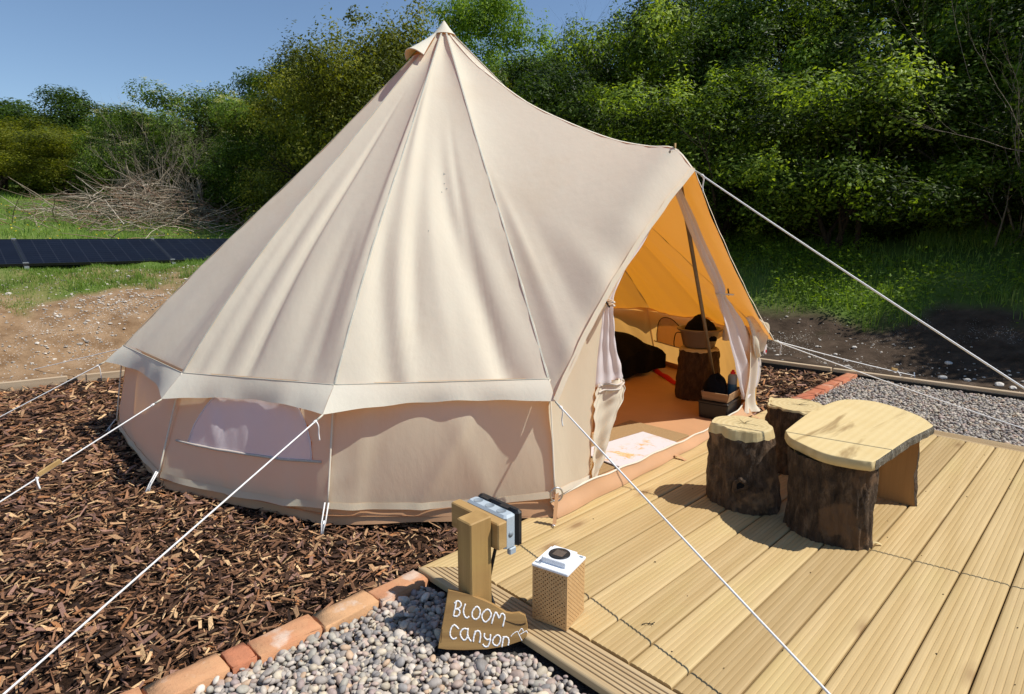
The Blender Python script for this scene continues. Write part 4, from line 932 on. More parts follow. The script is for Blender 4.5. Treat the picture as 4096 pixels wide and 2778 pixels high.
# ------------------------------------------------------------------ perforated solar lantern
lan = empty('solar_lantern', (.592, .163, .002), R(13.5), label='square perforated tan lantern with white lid and round solar cell on the deck', cat='lantern')
g = NT('lantern_card'); v = g.coord(); nn1 = g.noise(v, 60, 3)
M['lantern'] = g.done(g.bsdf(g.ramp(nn1, [(.3, (.52, .31, .135)), (.7, (.60, .38, .175))]), .5, None, .4))
def perforated(nm):
    W_, H_, nxh, nzh, mg = .131, .196, 15, 24, .006
    m = MB(); cw, chh = (W_-2*mg)/nxh, (H_-2*mg)/nzh; hr = .0027; ring8 = [(1, 0), (1, 1), (0, 1), (-1, 1), (-1, 0), (-1, -1), (0, -1), (1, -1)]
    for i in range(nxh):
        for k in range(nzh):
            x_ = -W_/2+mg+(i+.5)*cw; z_ = mg+(k+.5)*chh
            if (i+k) % 2: m.add([(x_-cw/2, 0, z_-chh/2), (x_+cw/2, 0, z_-chh/2), (x_+cw/2, 0, z_+chh/2), (x_-cw/2, 0, z_+chh/2)], [(0, 1, 2, 3)]); continue
            outr = [(x_+a*cw/2, 0, z_+b*chh/2) for a, b in ring8]; inn = [(x_+hr*math.cos(t), 0, z_+hr*math.sin(t)) for t in [math.pi/4*q_ for q_ in range(8)]]
            m.add(outr+inn+[(p[0], .0015, p[2]) for p in inn], [(q_, (q_+1) % 8, 8+(q_+1) % 8, 8+q_) for q_ in range(8)]+[(8+q_, 8+(q_+1) % 8, 16+(q_+1) % 8, 16+q_) for q_ in range(8)])
    for x0, x1, z0, z1 in ((-W_/2, W_/2, 0, mg), (-W_/2, W_/2, H_-mg, H_), (-W_/2, -W_/2+mg, mg, H_-mg), (W_/2-mg, W_/2, mg, H_-mg)):
        m.add([(x0, 0, z0), (x1, 0, z0), (x1, 0, z1), (x0, 0, z1)], [(0, 1, 2, 3)])
    return m.mesh(nm, M['lantern'])
pme = perforated('side_panel')
for k in range(4):
    o = bpy.data.objects.new('side_panel', pme); link(o, lan); a = k*math.pi/2; o.location = (.0655*math.sin(a), -.0655*math.cos(a), 0); o.rotation_euler = (0, 0, a)
m = MB(); m.box((0, 0, .200), (.136, .136, .008), None, 1, .002); lid = m.build('lid', M['white_plastic'], lan)
m = MB(); m.box((.0, .004, .2135), (.092, .092, .019), None, .98, .002); m.build('solar_housing', M['white_plastic'], lid)
m = MB(); m.lathe([(.0365, .0), (.0365, .0025), (.034, .0030), (.001, .0030)], 32, (0, .004, .223)); m.build('solar_disc', M['black'], lid)
m = MB(); m.box((0, .004, .2263), (.038, .038, .0006)); m.build('solar_cell', simple('solar_cell_brown', (.10, .075, .06), .25, .1, 40), lid)
m = MB(); m.box((0, 0, .003), (.129, .129, .004)); m.build('base', M['lantern'], lan)
for dx, dy in ((-.052, -.052), (.056, .056)):
    m = MB(); m.box((dx, dy, .2046), (.022 if dx < 0 else .014, .008, .0015)); m.build('handle_slot', M['grey_dark'], lid)

# ------------------------------------------------------------------ litter on the deck
tw = empty('twig', (.84, .335, .002), R(52), label='small dark broken twig lying on the deck beside the lantern', cat='twig')
m = MB(); m.tube(catmull([(-.022, 0, .003), (-.006, .002, .005), (.010, -.002, .004), (.024, .003, .006)], 10), [.0014]*11, 6); m.build('stem', M['trunk_dark'], tw)
m = MB(); m.tube([(.004, 0, .004), (.010, .009, .005)], [.0014, .0008], 5); m.tube([(.010, -.001, .004), (.016, -.008, .004)], [.0014, .0008], 5); tag(m.build('side_shoots', M['trunk_dark'], tw), kind='stuff')
sh_ = empty('wood_shaving', (1.205, 1.475, .001), R(40), label='pale curled wood shaving on the deck at the foot of the table leg', cat='shaving')
m = MB(); m.grid([[(lerp(-.028, .028, a), lerp(-.006, .006, b)*(1-.6*abs(a-.5)), .002+.010*math.sin(a*3.1)+.002*b) for a in np.linspace(0, 1, 10)] for b in (0, .5, 1)]); m.build('curl', M['cutwood'], sh_)
rgd = random.Random(77)
m = MB()
for _ in range(70):
    x_, y_ = rgd.uniform(.05, 2.2), rgd.uniform(.2, 3.3); s_ = rgd.uniform(.0015, .004); a = rgd.uniform(0, 6.28)
    m.box((x_, y_, .0012), (s_*rgd.uniform(1, 2.5), s_, .002), Matrix.Rotation(a, 3, 'Z'))
tag(m.build('bark_crumbs', M['bark_dim']), 'dark crumbs of bark scattered over the deck boards', kind='stuff')

# ------------------------------------------------------------------ things inside the tent
ist, _ = log_stool('log_stump', (-.55, 3.13, .008), .405, .165, .150, (0, 0), 15, 'tall dark log stump inside the tent, carrying a basin', M['bark_dim'], .02, 'stump', None)
bs = empty('basin', (-.55, 3.13, .414), label='taupe plastic washing basin on the stump inside the tent', cat='basin')
m = MB(); m.lathe([(.001, .004), (.105, .004), (.122, .014), (.152, .135), (.170, .142), (.172, .148), (.154, .150), (.144, .138), (.112, .018), (.001, .012)], 40); m.build('bowl', M['basin'], bs)
m = MB(); m.lathe([(.157, .130), (.170, .138), (.178, .148), (.170, .1535), (.157, .152)], 40); m.build('rim', M['basin'], bs)
bd = empty('bundle', (-.55, 3.13, .480), label='crumpled black cloth bundle heaped in the basin', cat='bundle')
def lump(rx, ry, h, seed, n=30, k_=14, top_=1.0):
    rg = random.Random(seed); ph = [rg.uniform(0, 6.28) for _ in range(6)]; rows = []
    for k in range(k_+1):
        t = k/k_; z_ = h*math.sin(t*math.pi/2); rr = math.cos(t*math.pi/2)**.7
        rows.append([(rx*rr*math.cos(a)*(1+.12*math.sin(3*a+ph[0])+.07*math.sin(5*a+ph[1]+t*4)), ry*rr*math.sin(a)*(1+.12*math.sin(2*a+ph[2])), z_*(1+.14*math.sin(2*a+ph[3])*(1-t*.2)+.05*math.sin(7*a+ph[4]+t*5))) for a in [2*math.pi*j/n for j in range(n)]])
    m = MB(); m.grid(rows, True, True); return m
lump(.135, .13, .175, 3).build('cloth', M['black_cloth'], bd)
m = MB(); m.tube(catmull([(-.10, -.10, .05), (-.15, -.10, .04), (-.165, -.10, -.03), (-.155, -.11, -.07)], 10), .004, 6); m.build('cord', M['black_cloth'], bd)
bt = empty('spray_bottle', (-.39, 3.27, .470), label='white bottle with red cap standing behind the basin', cat='bottle')
m = MB(); m.lathe([(.001, 0), (.030, 0), (.032, .01), (.032, .10), (.018, .125), (.014, .13)], 20); m.build('body', M['white_plastic'], bt)
m = MB(); m.lathe([(.015, .13), (.016, .165), (.012, .17), (.001, .17)], 16); m.build('cap', M['red'], bt)
cr = empty('crate', (-.17, 2.79, .008), R(8), label='black plastic crate on the groundsheet inside the door', cat='crate')
m = MB(); m.box((0, 0, .058), (.20, .31, .112), None, 1.05, .008); m.build('tub', M['black'], cr)
m = MB(); m.box((0, 0, .117), (.218, .328, .012), None, 1, .004); m.build('rim', M['black'], cr)
tr = empty('wooden_tray', (-.165, 2.79, .134), R(8), label='shallow wooden punnet tray resting on the black crate', cat='tray')
for (cx_, cy_, sx, sy, rx, ry) in ((.092, 0, .006, .28, 0, .22), (-.092, 0, .006, .28, 0, -.22), (0, .137, .18, .006, -.22, 0), (0, -.137, .18, .006, .22, 0)):
    m = MB(); m.box((0, 0, 0), (sx, sy, .062)); m.build('side', M['tray'], tr, (cx_, cy_, .032), (rx, ry, 0))
m = MB(); m.box((0, 0, .003), (.172, .262, .005)); m.build('bottom', M['tray'], tr)
bg_ = empty('bag', (-.20, 2.76, .14), label='black bag lying in the wooden tray', cat='bag'); lump(.078, .105, .15, 9).build('body', M['black_cloth'], bg_)
ca = empty('aerosol_can', (-.135, 2.885, .142), label='blue and grey aerosol can with red cap standing in the tray', cat='can')
m = MB(); m.lathe([(.001, 0), (.031, 0), (.033, .004), (.033, .085)], 24); m.build('body', M['blue_can'], ca)
m = MB(); m.lathe([(.033, .085), (.033, .138), (.026, .152), (.017, .158)], 24); m.build('shoulder', M['grey_dark'], ca)
m = MB(); m.lathe([(.018, .157), (.018, .172), (.010, .175), (.010, .186), (.001, .187)], 18); m.build('cap', M['red'], ca)
be = empty('low_bed', (-2.0, 3.45, .008), label='low bed under a black blanket at the back of the tent', cat='bed')
m = MB(); m.box((-.05, -.02, .09), (1.25, .62, .17), None, 1, .02); m.build('base', M['bark_dim'], be)
rows = []
for k in range(15):
    a = k/14; rows.append([(lerp(-.72, .74, b)+.02*math.sin(k), lerp(-.36, .33, a), .16+.24*(math.sin(math.pi*min(1, max(0, a)))**.5)*(math.sin(math.pi*lerp(.04, .98, b)**1.3)**.45)+.012*math.sin(b*19+k*1.1)) for b in np.linspace(0, 1, 28)])
m = MB(); m.grid(rows); bl_ = m.build('blanket', M['black_cloth'], be)
m = MB(); m.grid([[p, (p[0], p[1], .03)] for p in [r_[-1] for r_ in rows]]); m.grid([[p, (p[0], p[1], .05)] for p in rows[0]]); m.build('blanket_side', M['black_cloth'], be)
rgm = empty('red_throw', (-1.1, 3.55, .01), R(-38), label='red cloth lying along the floor beside the bed', cat='cloth')
m = MB(); m.grid([[(lerp(-.33, .33, a), lerp(-.035, .035, b), .022*math.sin(b*3.1)+.006*math.sin(a*14)) for a in np.linspace(0, 1, 24)] for b in np.linspace(0, 1, 7)]); m.build('cloth', M['red_cloth'], rgm)
g = NT('jute_weave'); v = g.coord(scale=(1, 1, 1)); wv = g.n('TexWave', {'Vector': v, 'Scale': 70.0, 'Distortion': .6}, wave_type='BANDS', bands_direction='DIAGONAL').outputs[1]; nn1 = g.noise(v, 120, 3)
M['jute'] = g.done(g.bsdf(g.ramp(g.mix(.5, wv, nn1), [(.25, (.26, .16, .07)), (.75, (.48, .34, .18))]), .95, g.bump(wv, .6, .004), .1))
jm = empty('jute_mat', (-.30, 1.66, .008), label='flat woven jute mat on the groundsheet at the door', cat='mat')
m = MB(); m.box((0, 0, .004), (.46, 1.05, .007), None, 1, .003); m.build('weave', M['jute'], jm)
g = NT('printed_mat'); v = g.coord(); n1 = g.noise(v, 7, 4, .6, 1.2); n2 = g.noise(v, 60, 4); n3 = g.noise(g.coord(scale=(1, .35, 1)), 45, 4, .6, 2.0)
base = g.mix(g.ramp(n2, [(.62, 0.0), (.7, .5)]), (.60, .58, .60), (.38, .36, .38))
sx_ = g.n('SeparateXYZ', {0: v}).outputs[0]
pm_ = g.math('MULTIPLY', g.ramp(n1, [(.50, 0.0), (.56, 1.0)]), g.ramp(g.math('ADD', sx_, .5), [(.42, 0.0), (.50, 1.0)]))
ink = g.ramp(n3, [(.3, (.52, .22, .08)), (.5, (.68, .40, .18)), (.7, (.78, .66, .52))])
M['print'] = g.done(g.bsdf(g.mix(pm_, base, ink), .9, g.bump(n2, .4, .003), .1))
dm = empty('door_mat', (-.175, 1.70, .0165), R(-6), label='white printed door mat with brown picture lying on the jute mat', cat='mat')
m = MB(); m.box((0, 0, .004), (.33, .59, .007), None, 1, .003); m.build('pile', M['print'], dm)
m = MB(); m.box((0, 0, .0015), (.345, .605, .003)); m.build('rubber_back', M['black'], dm)

# ------------------------------------------------------------------ solar panels on the bank
g = NT('solar_glass'); v = g.coord(); br_ = g.n('TexBrick', {'Vector': v, 'Color1': (.004, .005, .010), 'Color2': (.005, .006, .011), 'Mortar': (.020, .022, .030), 'Scale': 1.0, 'Mortar Size': .004, 'Brick Width': .085, 'Row Height': .165}, offset=0.0).outputs[0]
n1 = g.noise(v, 3, 4)
M['solar'] = g.done(g.bsdf(br_, g.ramp(n1, [(.3, .26), (.7, .38)]), None, .05))
arr = empty('solar_array', (-8.08, 0, .93), label='row of dark tilted solar panels on the grass behind the soil bank', cat='solar array'); tl = math.atan2(.30, .95)
for k in range(4):
    yc_ = -3.68+.85+k*1.70
    m = MB(); m.box((-.5, 0, .0), (.992, 1.665, .006)); gl_ = m.build('solar_panel', M['solar'], arr, (0, yc_, .03)); gl_.rotation_euler = (0, tl, 0)
    m = MB()
    for c_, d_ in (((-.5, -.842, -.012), (1.006, .014, .036)), ((-.5, .842, -.012), (1.006, .014, .036)), ((.003, 0, -.012), (.012, 1.67, .036)), ((-1.003, 0, -.012), (.012, 1.67, .036))): m.box(c_, d_)
    m.build('frame', M['black'], gl_)
for k in range(5):
    yj = -3.68+k*1.70
    m = MB(); m.box((-.06, yj, -.05), (.035, .035, .16)); m.box((.025, yj, -.022), (.075, .05, .045)); m.box((-.01, yj, .042), (.06, .06, .012)); m.build('clamp_foot', M['steel'], arr)
    m = MB(); m.box((-.97, yj, .343), (.06, .05, .014)); m.box((-.95, yj, .05), (.04, .04, .52)); m.build('rear_leg', M['steel'], arr)

# ------------------------------------------------------------------ vegetation
rng = np.random.default_rng(23)
def norm(a): return a/np.maximum(np.linalg.norm(a, axis=-1, keepdims=True), 1e-9)
def leaf_cards(pos, nrm, size, aspect=.5):
    n = len(pos); r_ = rng.normal(0, 1, (n, 3)); u = norm(np.cross(nrm, r_)); v_ = np.cross(nrm, u)
    L = size[:, None]; w_ = L*aspect*.5; dp = nrm*L*.10
    V = np.stack([pos-u*L*.5+dp, pos+v_*w_-u*L*.06, pos+u*L*.5+dp, pos-v_*w_-u*L*.06], 1).reshape(-1, 3)
    return V, np.arange(n*4).reshape(n, 4)
def crown_points(n, H, Rr, k, z0, seed, tight=.55, top_bias=1.0, spiky=0.0):
    """leaf positions gathered in clumps of uneven size through an ellipsoidal crown"""
    rg = np.random.default_rng(seed); d_ = norm(rg.normal(0, 1, (k, 3))); rad = rg.uniform(.25, 1.0, k)**.45
    zc = (H+z0)/2; ah = (H-z0)/2
    c_ = d_*rad[:, None]*np.array([Rr, Rr, ah])*.86; lob = 1+.28*np.sin(3*np.arctan2(d_[:, 1], d_[:, 0])+seed)+.15*rg.normal(0, 1, k); c_[:, :2] *= lob[:, None]
    low = d_[:, 2] < 0; hl = np.maximum(np.linalg.norm(c_[:, :2], axis=1), 1e-6); tgt = Rr*rg.uniform(.35, .98, k); c_[low, :2] *= (tgt/hl)[low][:, None]
    c_[low, 2] -= .14*ah
    c_[:, 2] += zc; cr_ = Rr*rg.uniform(.10, .30, k); w_ = cr_**2; w_ /= w_.sum(); ci = rg.choice(k, n, p=w_)
    dr_ = norm(rg.normal(0, 1, (n, 3))); rr = rg.uniform(0, 1, n)**tight*cr_[ci]
    p = c_[ci]+dr_*rr[:, None]*np.array([1.1, 1.1, .8])
    if spiky > 0:
        sp = rg.uniform(0, 1, k) < .5; e = sp[ci] & (rg.uniform(0, 1, n) < spiky); p[e, 2] += np.minimum(np.abs(rg.normal(0, .35, e.sum())), .6)*cr_[ci][e]*1.8; p[e, :2] = c_[ci][e][:, :2]+(p[e, :2]-c_[ci][e][:, :2])*.45
    nr = norm(dr_*.9+norm(c_[ci]-np.array([0, 0, zc]))*.3+rg.normal(0, .42, (n, 3))+np.array([0, 0, .45]))
    tint = np.clip(rg.normal(.42, .2, k)[ci]+rg.normal(0, .2, n), 0, 1)
    p[:, 2] = np.maximum(p[:, 2], .02)
    return p, nr, tint, c_, cr_
def branches(m, p, d, L, r, lev, rg, up=.15, seg=5, kids=(3, 4), spread=.75):
    pts = [Vector(p)]; dd = Vector(d).normalized()
    for s_ in range(seg):
        dd = (dd+Vector((rg.gauss(0, .13), rg.gauss(0, .13), rg.gauss(0, .10)+up*.3))).normalized(); pts.append(pts[-1]+dd*L/seg)
    m.tube(pts, [lerp(r, r*.38, i/seg) for i in range(seg+1)], 7 if r > .03 else 5 if r > .01 else 4, False)
    if lev > 0:
        for _ in range(rg.randint(*kids)):
            f = rg.uniform(.3, 1.0); i = min(seg-1, int(f*seg)); q_ = pts[i].lerp(pts[i+1], f*seg-i)
            nd = (dd+Vector((rg.gauss(0, spread), rg.gauss(0, spread), rg.gauss(.1, spread*.6)))).normalized()
            branches(m, q_, nd, L*rg.uniform(.5, .75), r*lerp(1, .38, f)*.62, lev-1, rg, up, max(3, seg-1), kids, spread)
def trunk_mesh(seed, H, stems, r, lev, mat, spread=.35, nm='trunk'):
    rg = random.Random(seed); m = MB()
    for _ in range(stems): branches(m, (rg.gauss(0, .1), rg.gauss(0, .1), -.15), (rg.gauss(0, spread), rg.gauss(0, spread), 1), H*rg.uniform(.36, .5), r*rg.uniform(.6, 1), lev, rg)
    return m.mesh(nm, mat)
KIND = {}
def kind(key, mat, H, Rr, n, leaf, k, z0, seed, stems=4, r=.07, aspect=.5, flowers=0, spiky=0.0, tight=.36, tm='trunk', lev=2):
    p, nr, ti, c_, cr_ = crown_points(n, H, Rr, k, z0, seed, tight, spiky=spiky)
    V, F = leaf_cards(p, nr, leaf*rng.uniform(.6, 1.35, n), aspect)
    d = {'crown': np_mesh('crown', V, F, M[mat], rnd=np.repeat(ti, 4)), 'trunk': trunk_mesh(seed, H, stems, r, lev, M[tm])}
    if flowers:
        top = np.argsort(c_[:, 2]+rng.normal(0, .5, k))[-int(k*.75):]; ci = rng.choice(top, flowers); dd = norm(rng.normal(0, 1, (flowers, 3))+np.array([0, 0, .9]))
        pos = c_[ci]+dd*cr_[ci][:, None]*rng.uniform(.85, 1.12, flowers)[:, None]
        m_ = 26; fp = np.repeat(pos, m_, 0)+rng.normal(0, 1, (flowers*m_, 3))*np.array([.06, .06, .012]); V, F = leaf_cards(fp, norm(rng.normal(0, .35, (flowers*m_, 3))+np.array([0, 0, 1])), np.full(flowers*m_, .022), .9)
        d['blossom'] = np_mesh('blossom', V, F, M['flower'], rnd=np.repeat(rng.uniform(0, 1, flowers*m_), 4))
    d['H'] = H; KIND[key] = d
kind('haw', 'leaf_green', 4.2, 1.9, 38000, .082, 130, .25, 1, 5, .06, spiky=.35)
kind('haw2', 'leaf_green', 4.0, 2.0, 38000, .082, 120, .2, 2, 6, .06, spiky=.3)
kind('thorn', 'leaf_mid', 5.0, 2.0, 42000, .075, 150, .3, 3, 5, .08, spiky=.4)
kind('elder', 'leaf_bright', 3.6, 1.75, 22000, .110, 100, .25, 4, 6, .055, .42, 70)
kind('elder2', 'leaf_mid', 4.4, 1.9, 30000, .092, 110, .3, 5, 6, .06, .42, 330)
kind('olive', 'leaf_olive', 5.2, 2.1, 46000, .080, 160, .2, 6, 5, .08, spiky=.45)
kind('dark', 'leaf_dark', 4.6, 2.2, 38000, .095, 120, .2, 7, 4, .09)
kind('light', 'leaf_bright', 6.0, 2.3, 46000, .085, 110, 1.0, 8, 3, .10, spiky=.3, tight=.5)
def plant(key, x, y, h, wd, label, cat='tree', name='hedge_tree', group=None, rz=None, dz=0.0):
    k = KIND[key]; z = float(terrain(x, y))-.03+dz; o = empty(name, (x, y, z), random.uniform(0, 6.28) if rz is None else rz, label=label, cat=cat, group=group)
    s_ = h/k['H']; o.scale = (wd, wd, s_)
    for part in ('trunk', 'crown', 'blossom'):
        if part in k: link(bpy.data.objects.new(part, k[part]), o)
    return o
HR = 'bushes and trees of the dense hedge right of the tent'
HL = 'trees and bushes of the far hedge left of the tent'
for a in (('haw', .5, 9.8, 2.2, .75, 'low hawthorn bush at the right edge of the view above the dark soil'),
          ('haw2', -1.5, 9.0, 2.9, .95, 'sunlit hawthorn bush right of the door peak'),
          ('haw', -3.5, 9.0, 3.1, 1.0, 'dense hawthorn bush directly behind the door peak'),
          ('haw2', -5.5, 9.0, 3.2, 1.0, 'dense hawthorn bush behind the ridge of the tent'),
          ('elder', .85, 10.5, 4.3, .95, 'bright elder bush with cream flowers at the upper right corner'),
          ('elder', -2.5, 10.1, 3.3, .8, 'elder bush with cream flower heads showing above the hawthorn')):
    plant(a[0], *a[1:5], a[5], 'bush', 'hedge_bush', HR)
for a in (('thorn', 3.9, 12.8, 4.8, 1.05, 'tall tree behind the bright elder at the right edge'), ('thorn', .2, 11.4, 4.2, 1.05, 'tall hedge tree left of the bright elder bush'),
          ('haw', -1.9, 11.2, 4.4, 1.1, 'tall hawthorn above the elder with flower heads'), ('thorn', -4.0, 11.0, 4.5, 1.1, 'dark tall hedge tree above the door peak'),
          ('haw2', -6.2, 10.9, 4.8, 1.1, 'tall hawthorn above the tent ridge'), ('dark', 1.2, 13.0, 6.2, 1.2, 'dark tree at the back of the hedge, upper right'),
          ('thorn', -1.6, 13.0, 6.2, 1.25, 'tall tree at the back of the hedge, top middle right'), ('dark', -4.6, 13.2, 5.8, 1.25, 'dark tree at the back of the hedge above the door peak'),
          ('thorn', -7.4, 13.4, 5.9, 1.15, 'tree at the back of the hedge beside the bare trees'), ('thorn', 6.2, 14.0, 5.6, 1.2, 'hedge tree beyond the right edge of the view'),
          ('thorn', -9.8, 12.0, 4.7, 1.0, 'tree between the tent tip and the tall right hedge'), ('dark', 2.35, 8.35, 3.4, .68, 'dark bush just beyond the right edge of the view'),  # second entry is an unseen bush, added to throw shade on the right bank
          ('dark', -7.3, 8.6, 3.6, .85, 'dark bushy tree just right of the tent tip'), ('dark', -8.6, 9.6, 4.1, .9, 'dark tree rising behind the tent tip'),
          ('light', -13.0, 11.6, 6.7, 1.0, 'light green feathery tree high behind the tent tip')):
    plant(a[0], *a[1:5], a[5], 'tree', 'hedge_tree', HR)
for a in (('olive', -11.2, 5.5, 4.2, .85, 'tall olive green bush left of the tent roof'), ('elder2', -13.6, 5.2, 3.1, .85, 'brownish elder bush at the left slope of the tent roof'),
          ('elder2', -15.0, 5.6, 3.3, .85, 'low elder bush between the blossoming elder and the tent'), ('elder2', -19.6, 3.7, 2.9, .8, 'pale elder bush left of the blossoming elder'),
          ('haw', -21.4, 4.4, 2.8, .95, 'green bush in the gap of the far hedge'), ('olive', -25.9, 1.0, 2.7, 1.25, 'broad olive bush at the left edge of the view'),
          ('olive', -23.6, 2.9, 2.4, 1.1, 'olive bush beside the mown grass')):
    plant(a[0], *a[1:5], a[5], 'bush', 'hedge_bush', HL)
for a in (('olive', -9.9, 6.4, 4.95, .95, 'tallest olive green tree left of the tent tip'), ('olive', -11.6, 7.6, 4.8, .9, 'olive green tree standing behind the other olive ones'),
          ('elder2', -16.4, 4.4, 3.75, .95, 'round elder tree dotted with cream blossom above the brush pile'), ('dark', -18.2, 7.0, 3.6, .9, 'dark tree half hidden behind the blossoming elder'),
          ('dark', -30.6, 3.8, 4.2, 1.4, 'large dark green round tree on the far left skyline'), ('dark', -33.0, .6, 3.7, 1.3, 'dark tree at the very left of the skyline'),
          ('thorn', -27.0, 6.0, 3.2, 1.1, 'green tree on the skyline right of the large round tree'), ('dark', -27.0, 12.4, 6.4, 1.2, 'dark round tree on the skyline left of the olive trees'),
          ('thorn', -19.0, 10.0, 4.3, 1.0, 'tree filling the skyline behind the elder bushes')):
    plant(a[0], *a[1:5], a[5], 'tree', 'hedge_tree', HL)
# bare twiggy trees
def bare(x, y, h, seed, label, mat, stems=4, lev=3, r=.035, spread=.35, kids=(3, 4), wd=1.0, group=None):
    z = float(terrain(x, y)); o = empty('bare_tree', (x, y, z-.03), label=label, cat='tree', group=group)
    rg = random.Random(seed); m = MB()
    for _ in range(stems): branches(m, (rg.gauss(0, .12), rg.gauss(0, .12), -.1), (rg.gauss(0, spread), rg.gauss(0, spread), 1), h*rg.uniform(.38, .52), r*rg.uniform(.6, 1), lev, rg, .25, 6, kids, .5)
    m.build('branches', M[mat], o); return o
bare(-12.6, 12.8, 7.4, 3, 'bare twiggy tree against the sky right of the tent tip', 'trunk', 5, 3, .05)
bare(-11.2, 13.0, 7.2, 4, 'second bare twiggy tree against the sky, nearer the hedge', 'trunk', 5, 3, .05)
bare(-20.5, 9.4, 6.2, 5, 'small bare tree on the skyline above the elder bushes', 'trunk', 3, 3, .04)
bare(-15.6, 3.35, 3.2, 6, 'pale bare shrub in front of the blossoming elder', 'trunk_pale', 6, 3, .040, .5)
bare(-14.4, 3.9, 2.6, 7, 'pale forked bare trunk standing in the brush pile', 'trunk_pale', 4, 3, .050, .35)
bare(-17.0, 3.0, 3.2, 8, 'grey bare shrub at the left end of the brush pile', 'trunk_pale', 8, 3, .026, .6)
bare(-15.2, 3.5, 3.6, 18, 'tall grey bare shrub behind the middle of the brush pile', 'trunk_pale', 8, 3, .024, .5)
bare(.55, 9.0, 3.0, 9, 'grey bare branches reaching out at the right edge of the hedge', 'trunk_pale', 3, 3, .016, .6)
bare(.75, 9.6, 4.4, 10, 'pale bare branches among the bright elder leaves', 'trunk_pale', 3, 3, .018, .5)
# brush pile
def stick_mesh(n, cx_, cy_, sx, sy, hmax, seed, ang0=0.0):
    rg = random.Random(seed); m = MB(); cols = []
    for _ in range(n):
        x, y = cx_+rg.gauss(0, sx), cy_+rg.gauss(0, sy); e = math.exp(-((x-cx_)/sx/1.8)**2-((y-cy_)/sy/1.8)**2); z = float(terrain(x, y))+rg.uniform(0, 1)*hmax*e
        a = rg.gauss(ang0, 1.0)+rg.choice((0, math.pi)); d_ = Vector((math.cos(a), math.sin(a), rg.gauss(.18, .34))).normalized(); L = rg.uniform(.3, 1.25); r_ = rg.uniform(.004, .011)
        p = [Vector((x, y, z))]
        for k in range(4): d_ = (d_+Vector((rg.gauss(0, .12), rg.gauss(0, .12), rg.gauss(-.03, .09)))).normalized(); p.append(p[-1]+d_*L/4)
        b4 = len(m.v); m.tube(p, [r_, r_*.9, r_*.75, r_*.6, r_*.35], 5, False); t = rg.uniform(.6, 1.25); cc = rg.choice(((.44, .36, .27), (.34, .27, .19), (.54, .46, .36), (.22, .16, .11), (.30, .18, .12)))
        cols += [tuple(c_*t for c_ in cc)]*(len(m.v)-b4)
    me = m.mesh('brush_pile', M['stick']); a = me.attributes.new('col', 'FLOAT_COLOR', 'POINT'); a.data.foreach_set('color', np.concatenate([np.array(cols), np.ones((len(cols), 1))], 1).astype(np.float32).ravel())
    return me
tag(link(bpy.data.objects.new('brush_pile', stick_mesh(1000, -14.7, 2.9, 1.35, 1.05, .95, 2, 1.0))), 'long tangled pile of pale dead branches before the left hedge', 'brush pile', kind='stuff')
tag(link(bpy.data.objects.new('brush_pile', stick_mesh(70, -17.2, .9, 1.2, .8, .18, 3, .4))), 'thin scatter of cut twigs on the grass left of the big brush pile', 'brush pile', kind='stuff')
# ------------------------------------------------------------------ grass and weeds
def blades(x, y, h, w_, lean=.35, seed=0):
    n = len(x); z = terrain(x, y)-.01; a = rng.uniform(0, 2*np.pi, n); la = rng.uniform(0, 2*np.pi, n); le = np.abs(rng.normal(0, lean, n))*h
    sx, sy = np.cos(a)*w_/2, np.sin(a)*w_/2; lx, ly = np.cos(la)*le, np.sin(la)*le
    P0 = np.stack([x-sx, y-sy, z], 1); P1 = np.stack([x+sx, y+sy, z], 1); P2 = np.stack([x+sx*.7+lx*.35, y+sy*.7+ly*.35, z+h*.6], 1); P3 = np.stack([x-sx*.7+lx*.35, y-sy*.7+ly*.35, z+h*.6], 1); P4 = np.stack([x+lx, y+ly, z+h], 1)
    V = np.stack([P0, P1, P2, P3, P4], 1).reshape(-1, 3); b = (np.arange(n)*5)[:, None]
    F = np.concatenate([b+np.array([0, 1, 2]), b+np.array([0, 2, 3]), b+np.array([3, 2, 4])], 0)
    return V, F
def grass_obj(name, label, x, y, h, w_, lean, tint_mu, tint_sd, mat='grass'):
    V, F = blades(x, y, h, w_, lean); t = np.clip(rng.normal(tint_mu, tint_sd, len(x))+.25*(vnoise(x, y, .8, 9)-.5), 0, 1)
    return tag(np_obj(name, V, F, M[mat], rnd=np.repeat(t, 5)), label, kind='stuff')
def gl(x, y):
    dl_ = xb(y)-x; n_ = vnoise(x, y, 1.3, 5)*.6+vnoise(x, y, 4, 6)*.4; return np.clip((dl_-1.75+(n_-.5)*1.3)/.35, 0, 1)
x, y = scatter(230000, -11.0, -6.0, -4.0, 4.5, lambda x, y: np.clip(gl(x, y)*(.18+1.5*np.clip(vnoise(x, y, 2.2, 12)-.40, 0, 1)), 0, 1)*np.where((x < -8.3) & (x > -9.2), .3, 1))
h = rng.uniform(.02, .055, len(x))*(.6+1.2*vnoise(x, y, 1.1, 13)); grass_obj('grass', 'short patchy grass around the solar panels', x, y, h, np.full(len(x), .006), .5, .40, .2)
x, y = scatter(16000, -7.4, -6.3, -1.6, 3.2, lambda x, y: np.clip((vnoise(x, y, 4.2, 21)-.70)*5, 0, 1)*(gl(x, y) > .1))
grass_obj('grass', 'taller grass tufts at the top of the soil bank', x, y, rng.uniform(.06, .18, len(x)), np.full(len(x), .006), .45, .42, .2)
x, y = scatter(120000, -32, -9.0, -9, 6.0, lambda x, y: np.clip((11.0/np.maximum(4, np.hypot(x-camx, y-camy)))**1.5, .1, 1))
d = np.hypot(x-camx, y-camy); h = rng.uniform(.05, .13, len(x))*(.6+.9*vnoise(x, y, .7, 14)); grass_obj('grass', 'sunny meadow grass running up to the left hedge', x, y, h, .0075*d/9, .5, .47, .2)
